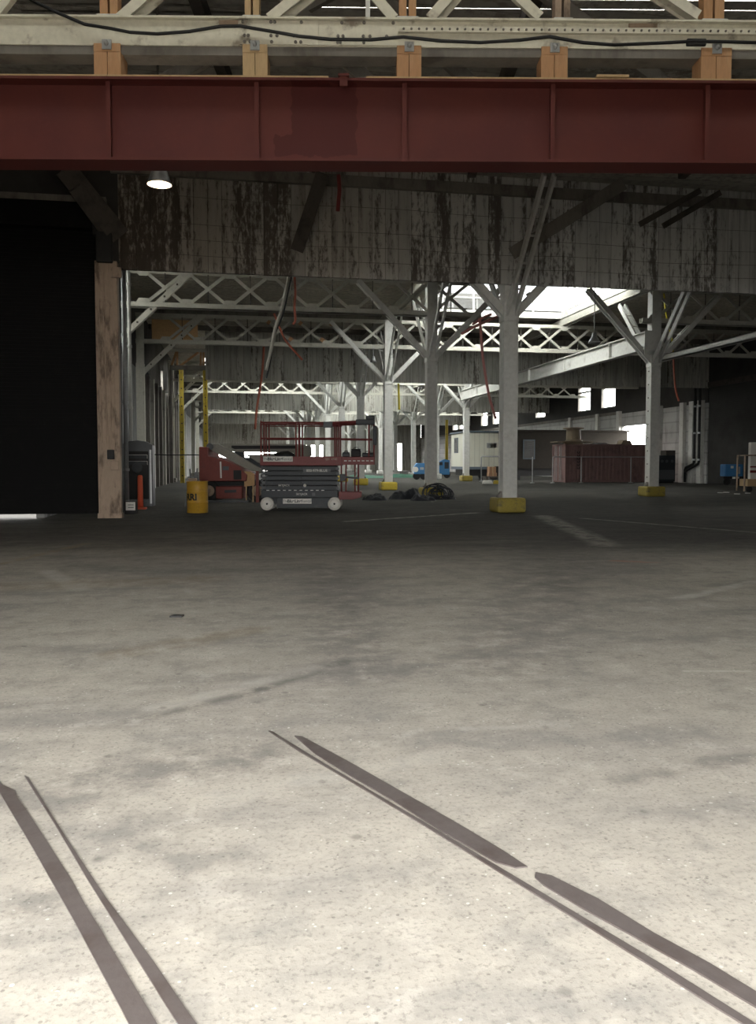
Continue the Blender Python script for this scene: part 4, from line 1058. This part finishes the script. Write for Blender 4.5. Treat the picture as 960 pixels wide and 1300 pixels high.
# ---- office trailers
def trailer(label, x0, x1, y0, depth, z0, z1, mat, roofmat, win, door=None):
    t = thing('office_trailer', label, 'trailer', (x0, y0, 0)); W = x1 - x0
    MB().bx(0, W, 0, depth, z0, z1 - .12).build('body', mat, t, bevel=.03)
    MB().bx(-.12, W + .12, -.12, depth + .12, z1 - .14, z1).build('roof', roofmat, t, bevel=.03)
    MB().bx(.1, W - .1, -.02, .0, z0, z0 + .22).bx(-.02, 0, .1, depth - .1, z0, z0 + .22).build('bottom_rail', roofmat, t)
    MB().bx(.3, W - .3, .25, depth - .3, .35, z0).build('chassis', 'black', t)
    m = MB()
    for xx in (W * .45, W * .45 + .9): m.lathe([(.2, -.25), (.42, -.25), (.42, 0), (.15, .02)], (xx, .3, .43), 20, 'Y')
    m.build('wheels', 'black', t)
    for k, xx in enumerate((.5, W - .5)): MB().bx(xx - .12, xx + .12, .3, .55, 0, z0).build('jack_stand', 'black', t)
    for (side, a0, a1, b0, b1) in win:
        if side == 'front':
            f = MB().bx(a0, a1, -.05, 0, b0, b1).build('window', 'trailer_trim', t)
            MB().bx(a0 + .08, a1 - .08, -.06, -.05, b0 + .08, b1 - .08).build('blind', 'shutter_grey', f)
        else:
            f = MB().bx(-.05, 0, a0, a1, b0, b1).build('window', 'trailer_trim', t)
            MB().bx(-.06, -.05, a0 + .08, a1 - .08, b0 + .08, b1 - .08).build('blind', 'shutter_grey', f)
    return t
YT = 63.0
xw0 = PB(592, 560, YT).x; xw1 = PB(645, 560, YT).x; z1 = PB(600, 547, YT).z
wt = trailer('cream white office trailer behind the largest foreground column', xw0, xw1, YT, 4.6, .85, z1, 'trailer_ribs', 'trailer_trim', [('side', 2.4, 3.5, 2.2, 3.45)])
MB().bx(1.7, 2.2, -.03, 0, z1 - 1.35, z1 - .95).bx(2.25, 2.5, -.03, 0, z1 - 1.35, z1 - .95).build('vent_louvre', 'galvanised', wt)
MB().bx(2.0, 2.9, -.03, 0, .9, 2.9).build('door', 'trailer_ribs', wt)
xb0 = PB(653, 560, YT - 1).x; xb1 = PB(797, 560, YT - 1).x; z2 = PB(720, 546, YT - 1).z
wa, wb = PB(664, 575, YT - 1).x - xb0, PB(679, 575, YT - 1).x - xb0
trailer('dark brown office trailer behind the rusty container', xb0, xb1, YT - 1, 3.4, .95, z2, 'trailer_brown', 'trailer_brown', [('front', wa, wb, PB(670, 583, YT - 1).z, PB(670, 558, YT - 1).z)])
# ---- container
YC = 54.4
xc0 = PB(718, 600, YC).x; zc_ = PB(760, 564, YC).z; WC = 6.06
ct = thing('shipping_container', 'rusty dark red shipping container in front of the brown trailer', 'container', (xc0, YC, 0))
def ribs(n, L_, amp):
    out = []
    for k in range(n):
        a = L_ * k / n; p_ = L_ / n
        out += [(a, 0), (a + p_ * .35, 0), (a + p_ * .5, amp), (a + p_ * .85, amp)]
    return out + [(L_, 0)]
rp = ribs(20, WC - .2, .07)
m = MB().prism_z([(x + .1, y + .02) for x, y in rp] + [(WC - .1, 2.3), (.1, 2.3)], .15, zc_ - .12); m.build('side_panel', 'rust_red', ct)
rp = ribs(7, 2.2, .03)
m = MB().prism_z([(-y + .06, x + .1) for x, y in reversed(rp)] + [(.2, .1), (.2, 2.3)], .15, zc_ - .12)
m.build('door_panel', 'rust_red', ct)
m = MB()
for x in (.05, WC - .05):
    for y in (.05, 2.39): m.bx(x - .07, x + .07, y - .07, y + .07, 0, zc_)
for y in (.04, 2.4): m.bx(0, WC, y - .06, y + .06, zc_ - .12, zc_).bx(0, WC, y - .06, y + .06, .02, .16)
for x in (.04, WC - .04): m.bx(x - .05, x + .05, 0, 2.44, zc_ - .12, zc_).bx(x - .05, x + .05, 0, 2.44, .02, .16)
m.build('frame', 'rust_red', ct)
MB().bx(.05, WC - .05, .05, 2.39, zc_ - .05, zc_ - .01).build('roof', 'rust_red', ct)
for y in (.7, .95, 1.5, 1.75): MB().tube([(-.06, y, .12), (-.06, y, zc_ - .1)], .022, 6).build('lock_bar', 'galvanised', ct)
m = MB(); random.seed(2)
for k in range(6):
    z = .95 + k * .22; m.bx(.86, 1.05, -.004, .02, z, z + .05).bx(.86, .9, -.004, .02, z, z + .16).bx(1.01, 1.05, -.004, .02, z + (.05 if k % 2 else 0), z + .16)
m.build('stencil_mark', 'black', ct)
# things on the container roof
t = thing('roof_vent', 'mushroom shaped vent hood standing on the rusty container', 'vent', (xc0 + .95, YC + .9, zc_))
MB().lathe([(.75, .003), (.6, .28), (.52, .32), (.50, 1.05), (.50, 1.1)], seg=28).build('stack', 'fan_tan', t, smooth=False)
MB().lathe([(.45, 1.1), (.74, 1.1), (.76, 1.16), (.6, 1.2), (.1, 1.22)], seg=28).build('cap', 'fan_tan', t)
MB().box((-.15, 0, .17), (2.6, 1.5, .06)).build('flashing', 'fan_tan', t)
for i, (xx, w_, h_, lb_) in enumerate(((2.9, .9, .12, 'flat pale sheet lying on the container roof beside the vent hood'), (4.75, .85, .3, 'small tan hatch on the container roof, right of the vent hood'))):
    o = MB().prism([(-w_ / 2, .002), (w_ / 2, .002), (w_ / 2 - .15, h_), (-w_ / 2 + .15, h_)], -.4, .4).build('roof_hatch' if i else 'metal_sheet', 'fan_tan' if i else 'galvanised'); o.location = (xc0 + xx, YC + .7, zc_)
    tag(o, lb_, 'hatch' if i else 'sheet')
# ---- chain fence posts and rail in front of the container
YN = 53.2
us = (676, 702 , 738, 801, 836)
for i, u in enumerate(us[:4]):
    p = PB(u, 600, YN); h = PB(u, 580, YN).z
    t = thing('fence_post', 'thin grey fence post %s' % ['left of the container by the trailer wheels', 'at the left end of the rusty container', 'in front of the lettering on the rusty container', 'at the right end of the rusty container'][i], 'fence post', (p.x, YN, 0), 0, 'fence posts before the container')
    MB().tube([(0, 0, 0), (0, 0, h)], .04, 8).build('pipe', 'galvanised', t); MB().lathe([(.16, 0), (.15, .04)], seg=12).build('base_plate', 'galvanised', t)
a, b = PB(702, 580, YN), PB(845, 580, YN)
o = MB().tube([(a.x, YN, a.z), (b.x, YN, a.z)], .03, 8).build('fence_rail', 'galvanised'); tag(o, 'thin horizontal rail running across the front of the rusty container', 'rail')
# ---- stand pipe, cardboard boxes, white kerb blocks by the white trailer
YQ = 58.2
pa, pb = PB(611, 600, YQ), PB(652, 600, YQ); h = PB(611, 579.5, YQ).z
t = thing('pipe_barrier', 'grey pipe hoop in front of the white trailer', 'barrier', (pa.x, YQ, 0))
MB().tube([(0, 0, 0), (0, 0, h - .06), (.06, 0, h), (pb.x - pa.x - .06, 0, h), (pb.x - pa.x, 0, h - .06), (pb.x - pa.x, 0, 0)], .055, 8).build('hoop', 'galvanised', t, smooth=True)
MB().bx(-.12, .12, -.12, .12, 0, .05).build('foot_plate', 'galvanised', t)
YK = 60.0
for i, (u0, u1, v0, v1, lb_) in enumerate(((621, 631, 600, 607.5, 'lower brown carton of the stack by the white trailer'), (621.5, 630, 592.5, 600, 'upper brown carton of the stack by the white trailer'), (631, 636.5, 592, 607.5, 'tall dark carton right of the brown stack'))):
    a, b = PB(u0, v1, YK), PB(u1, v0, YK); base = .35 if i != 1 else a.z
    zb = {0: .36, 1: PB(625, 600, YK).z, 2: .36}[i]
    t = thing('carton', lb_, 'carton', ((a.x + b.x) / 2, YK, zb), 0, 'cartons by the white trailer'); w_ = b.x - a.x; h_ = b.z - zb
    MB().bx(-w_ / 2, w_ / 2, 0, .6, .002, h_ - .002).build('box', 'cardboard' if i < 2 else 'trailer_brown', t, bevel=.01)
    MB().bx(-.03, .03, -.004, 0, .002, h_).build('tape', 'tan_timber', t)
a = PB(631, 607, YK)
o = MB().bx(-.75, .75, -.1, .8, .25, .35).bx(-.7, -.5, -.1, .8, 0, .25).bx(.5, .7, -.1, .8, 0, .25).build('wood_pallet', 'dark_timber'); o.location = (PB(628, 600, YK).x, YK, 0)
tag(o, 'dark pallet under the brown cartons by the white trailer', 'pallet')
for u0, u1, mt, lb_ in ((613, 626, 'sign_white', 'white wheel stop block in front of the white trailer'), (626.5, 634, 'yellow_paint', 'yellow wheel stop block just left of the largest column')):
    a, b = G(u0, 614.5), G(u1, 614.5)
    o = MB().prism([(0, 0), ((b - a).length, 0), ((b - a).length - .05, .24), (.05, .24)], 0, .3).build('wheel_stop', mt, bevel=.03); o.location = a; o.rotation_euler = (0, 0, -YAW); tag(o, lb_, 'wheel stop', 'wheel stops')
# ---- blue machines in the middle distance
def blue_machine(name, label, u0, u1, v0, v1, style):
    a = G((u0 + u1) / 2, v1); s_ = 1036 / a.dot(FW); w = (u1 - u0) / s_; h = (v1 - v0) / s_
    t = thing(name, label, 'machine', a, -YAW)
    if style == 'tow':
        MB().prism([(-w / 2, .45), (w / 2, .45), (w / 2, h), (-w * .3, h), (-w / 2, h - .25)], 0, 1.4).build('body', 'blue', t, bevel=.06)
        MB().lathe([(.2, 0), (.22, .06), (.02, .08)], (-w * .38, -.01, h * .62), 16, 'Y').build('headlight', 'sign_white', t)
        MB().bx(w * .0, w * .3, -.02, 0, h * .6, h * .75).build('badge', 'galvanised', t)
    else:
        MB().prism([(-w / 2, .3), (w / 2, .3), (w / 2, h * .95), (w * .1, h), (-w * .2, h * .9), (-w / 2, h * .6)], 0, 1.8).build('body', 'blue', t, bevel=.06)
        MB().bx(-w * .4, -w * .05, -.03, 0, h * .68, h * .85).build('decal', 'lift_dark', t); MB().bx(w * .1, w * .42, -.03, 0, h * .5, h * .85).build('vent_panel', 'lift_dark', t)
    wh = None
    for xx in (-w * .3, w * .3):
        if wh is None: wh = MB().lathe([(.12, -.2), (.3, -.2), (.3, 0), (.1, .02)], seg=20, axis='Y').build('wheel', 'black', t); o = wh
        else: o = wh.copy(); col.objects.link(o); o.parent = t
        o.location = (xx, .1, .30)
    return t
blue_machine('floor_sweeper', 'blue low machine with a round white light, left of the second column', 526, 541, 588, 609, 'tow')
blue_machine('air_compressor', 'larger blue machine between the second column and the white trailer', 554.5, 571, 583, 607, 'box')
# tall yellow pole far behind
p = G(567, 603.5); h = PD(567, 533, p.dot(FW)).z
t = thing('yellow_pole', 'tall yellow pole standing behind the larger blue machine', 'pole', p); MB().tube([(0, 0, .1), (0, 0, h)], .16, 12).build('pipe', 'yellow_paint', t, smooth=True); MB().lathe([(.35, 0), (.35, .1)], seg=16).build('base_plate', 'yellow_paint', t)

# ---- right hand side: pipes on the wall, dark lockers, blue generator, cart
for i, (u, jog) in enumerate(((882, 1), (888, 0))):
    y = yx(u, XR - .35)
    t = thing('wall_pipe', ['left dark drain pipe with a jogged foot on the right wall', 'right dark drain pipe beside the shutter door on the right wall'][i], 'pipe', (XR - .4, y, 0), 0, 'drain pipes on the right wall')
    MB().tube([(0, 0, 6.6), (0, 0, 1.45), (0, .1, 1.3), (0, 1.0 if jog else .9, 1.05), (0, 1.1 if jog else 1.4, .9), (0, 1.1 if jog else 1.7, .05 if jog else .75)], .09, 10).build('pipe', 'black', t, smooth=True)
    m = MB()
    for z in (1.6, 3.4, 5.2): m.lathe([(.12, -.06), (.12, .06)], (0, 0, z), 10)
    m.build('pipe_collar', 'galvanised', t)
p = PB(848, 612, 52.0); p = Vector((p.x, 52.0, 0))
t = thing('electrical_cabinet', 'dark machine cabinet with gauges right of the far right column', 'cabinet', p); 
MB().bx(-.75, .55, 0, .9, .1, 1.9).build('body', 'lift_dark', t, bevel=.04); MB().bx(-.1, .6, .1, .9, 1.9, 2.25).build('top_unit', 'dark_timber', t, bevel=.03)
for x_, z_ in ((-.45, 1.5), (-.1, 1.5), (.3, 1.5)): MB().lathe([(.1, 0), (.1, .03)], (x_, 0, z_), 12, 'Y').build('gauge', 'cabinet_grey', t)
MB().bx(-.65, .45, -.03, 0, .25, .9).build('door', 'cabinet_grey', t); MB().bx(-.6, .5, .1, .8, 0, .1).build('plinth', 'black', t)
p = G(932, 616); s_ = 1036 / p.dot(FW)
t = thing('generator', 'light blue generator on a dark trolley at the far right', 'generator', p, -YAW); w = 23 / s_
MB().bx(-w / 2, w / 2, 0, .8, .55, 1.3).build('body', 'blue', t, bevel=.05)
MB().bx(w * .12, w * .32, -.02, 0, .7, 1.15).build('control_panel', 'galvanised', t); MB().bx(-w * .2, -w * .05, -.02, 0, 1.05, 1.2).build('label_plate', 'sign_white', t)
MB().bx(-w * .1, .08, -.03, -.0, .40, .52).bx(.14, .3, -.03, 0, .42, .52).build('socket', 'sign_white', t)
MB().bx(-w / 2 - .1, w / 2 + .1, 0, .8, .4, .55).build('trolley_frame', 'black', t)
for x_ in (-w * .35, w * .35): 
    o = MB().lathe([(.08, -.15), (.22, -.15), (.22, 0), (.08, .02)], seg=18, axis='Y').build('wheel', 'black', t); o.location = (x_, .1, .22)
p = G(953, 625); s_ = 1036 / p.dot(FW); 
t = thing('stock_cart', 'tan cart with a pale upright board at the right edge', 'cart', p, -YAW)
MB().bx(-.15, 1.1, 0, .9, .28, .62).build('deck', 'tan_timber', t, bevel=.02)
m = MB().tube([(-.3, 0, .05), (-.3, 0, 1.75), (1.1, 0, 1.75)], .045, 8).tube([(-.3, .8, .05), (-.3, .8, 1.75)], .045, 8).tube([(-.3, 0, 1.75), (-.3, .8, 1.75)], .03, 8); m.build('frame', 'post_brown', t)
for x_ in (.0, .9):
    o = MB().lathe([(.05, -.1), (.14, -.1), (.14, 0), (.05, .02)], seg=18, axis='Y').build('wheel', 'black', t); o.location = (x_, .12, .14)
q = p + Matrix.Rotation(-YAW, 3, 'Z') @ Vector((.45, .25, .622))
t = thing('foam_board', 'pale cream board standing upright on the cart at the right edge', 'board', q, -YAW); MB().bx(-.38, .5, 0, .25, .002, 1.75).build('slab', 'sign_white', t, bevel=.03)
MB().bx(-.385, .5, -.012, -.001, .3, .42).build('red_strap', 'lift_red', t); MB().bx(-.385, .5, -.012, -.001, .55, .62).build('red_strap', 'lift_red', t)
# litter
random.seed(4)
for i, (u, v, lb_) in enumerate(((916, 626, 'leftmost scrap of white paper on the floor near the generator'), (922, 625.5, 'second scrap of white paper on the floor near the generator'), (936, 627.5, 'largest white paper scrap on the floor in front of the cart'), (949, 626.5, 'white paper scrap on the floor touching the cart'))):
    p = G(u, v); m = MB(); n = 7
    ps = [(math.cos(6.28 * k / n) * random.uniform(.08, .18), math.sin(6.28 * k / n) * random.uniform(.08, .2)) for k in range(n)]
    m.prism_z(ps, .003, .03); o = m.build('paper_scrap', 'paper'); o.location = p; tag(o, lb_, 'paper', 'paper scraps at right')
# a dark scrap on the front floor
o = MB().prism_z([(-.06, -.03), (.05, -.04), (.07, .02), (-.02, .05)], .001, .015).build('rubber_scrap', 'black'); o.location = G(224, 783); tag(o, 'tiny dark scrap lying on the open floor at left', 'scrap')

# ---- hanging hoses, straps and cords
def hang(name, label, cat, pts, Y, r, mat, plane='B'):
    f = {'B': PB, 'F': PF, 'D': PD}[plane]
    ps = [f(u, v, Y) for u, v in pts]; out = []
    for i in range(len(ps) - 1):           # Catmull-Rom
        p0, p1, p2, p3 = ps[max(i - 1, 0)], ps[i], ps[i + 1], ps[min(i + 2, len(ps) - 1)]
        for k in range(6):
            t = k / 6; out.append(.5 * ((2 * p1) + (p2 - p0) * t + (2 * p0 - 5 * p1 + 4 * p2 - p3) * t * t + (3 * p1 - p0 - 3 * p2 + p3) * t ** 3))
    out.append(ps[-1])
    o = MB().tube(out, r, 8).build(name, mat, smooth=True); return tag(o, label, cat)
hang('red_hose', 'long pale red hose hanging beside the largest column', 'hose', [(609, 404), (611, 425), (613, 452), (617, 480), (621, 502), (626, 520), (630, 532)], LY(0) + 6, .05, 'hose_red')
hang('red_hose', 'pale red hose slung level under the rooflight left of the largest column', 'hose', [(586, 424), (600, 416), (615, 409), (632, 402)], LY(0) + 6, .05, 'hose_red')
hang('red_hose', 'upper pale red hose slung under the rooflight', 'hose', [(600, 412), (612, 404), (624, 399)], LY(0) + 6.2, .045, 'hose_red')
hang('slack_cable', 'grey cable bundle hanging diagonally in front of the nearest truss', 'cable', [(368, 345), (364, 365), (357, 395), (350, 415), (345, 440), (338, 470)], LY(0) + 5, .055, 'truss_paint')
hang('slack_cable', 'thin black cable beside the grey bundle at the nearest truss', 'cable', [(371, 345), (366, 370), (359, 400), (349, 425), (343, 460), (338, 480)], LY(0) + 5.1, .03, 'cable')
hang('red_rope', 'frayed red cord hanging straight down in front of the nearest truss', 'cord', [(374, 352), (375, 372), (374, 390), (375, 406), (372, 412)], LY(0) + 5, .04, 'hose_orange')
hang('red_rope', 'red cord looped over the cable bundle below the nearest truss', 'cord', [(348, 398), (352, 408), (356, 418), (360, 427), (364, 434), (376, 448), (384, 457)], LY(0) + 5.2, .035, 'hose_orange')
hang('red_rope', 'orange red cord hanging down in front of the second plank wall', 'cord', [(335, 440), (334, 460), (332, 480), (329, 500), (326, 520), (324, 545)], LY(2) + 3, .06, 'hose_orange')
hang('red_rope', 'orange red tape dangling at the top of the first plank wall', 'tape', [(430, 222), (431, 240), (430, 255), (429, 268)], LY(0) - 2.5, .05, 'lift_red')
hang('yellow_tape', 'yellow and red tape hanging right of the far right column', 'tape', [(843, 372), (846, 400), (853, 430), (855, 452)], LY(1) + 1.5, .035, 'tape_yellow')
hang('red_tape', 'dull red tape tail hanging below the yellow tape at right', 'tape', [(855, 452), (856, 475), (858, 495), (862, 509)], LY(1) + 1.5, .04, 'hose_orange')
hang('yellow_strap', 'thin yellow strap hanging high behind the bright third column', 'strap', [(506, 487), (506.5, 505), (507, 520)], LY(3) + 1, .07, 'tape_yellow')
hang('barrier_wire', 'thin dark wire stretched low from the left wall to the boom lift', 'wire', [(192, 577), (215, 577.5), (254, 577.5)], LY(0) + 9, .02, 'cable')
# black hose end behind the largest column
# ---- pendant lamp
pl_ = PB(754.5, 436, LY(1) - 1.5)
t = thing('pendant_lamp', 'small bell shaped metal pendant lamp right of the largest column', 'lamp', pl_)
MB().lathe([(.06, .42), (.09, .40), (.09, .28), (.12, .24), (.2, .1), (.235, 0), (.23, 0), (.19, .1), (.1, .24), (.05, .26)], seg=24, closed=False).build('shade', 'galvanised', t, smooth=True)
MB().lathe([(.01, .02), (.07, .05), (.09, .12), (.05, .24)], seg=14).build('bulb', 'sign_white', t, smooth=True)
MB().tube([(0, 0, .4), (0, 0, Z_ROOF - pl_.z)], .02, 6).build('hanging_rod', 'galvanised', t)
pl_ = PB(474, 460, LY(2) - 1.0)
t = thing('pendant_lamp', 'tiny pendant lamp hanging just left of the bright third column', 'lamp', pl_)
MB().lathe([(.05, .3), (.08, .28), (.1, .16), (.17, 0), (.16, 0), (.05, .18)], seg=20, closed=False).build('shade', 'galvanised', t, smooth=True)
MB().lathe([(.01, .0), (.08, .03), (.08, .1), (.03, .2)], seg=14).build('bulb', 'sign_white', t, smooth=True)
MB().tube([(0, 0, .28), (0, 0, Z_BOT + .1 - pl_.z)], .015, 6).build('hanging_rod', 'galvanised', t)

# ================================================================== LIGHT, CAMERA
w = bpy.data.worlds.new('overcast'); scene.world = w; w.use_nodes = True
bg = w.node_tree.nodes['Background']; bg.inputs[0].default_value = (1.0, .985, .955, 1); bg.inputs[1].default_value = 21.0
cam = bpy.data.cameras.new('camera'); co = bpy.data.objects.new('camera', cam); col.objects.link(co)
cam.sensor_fit = 'VERTICAL'; cam.sensor_height = 36.0; cam.lens = F / 1300 * 36.0
cam.shift_y = -10 / 1300; cam.clip_end = 600
m = Matrix((RT, upv, -fwd)).transposed().to_4x4(); m.translation = CAM; co.matrix_world = m
scene.camera = co
scene.view_settings.view_transform = 'Standard'; scene.view_settings.look = 'None'
scene.view_settings.gamma = 1; scene.view_settings.use_curve_mapping = False; scene.view_settings.exposure = 0.0
scene.cycles.use_denoising = True; scene.cycles.volume_bounces = 1
scene.cycles.max_bounces = 8; scene.cycles.diffuse_bounces = 5; scene.cycles.transparent_max_bounces = 12
scene.cycles.sample_clamp_indirect = 6
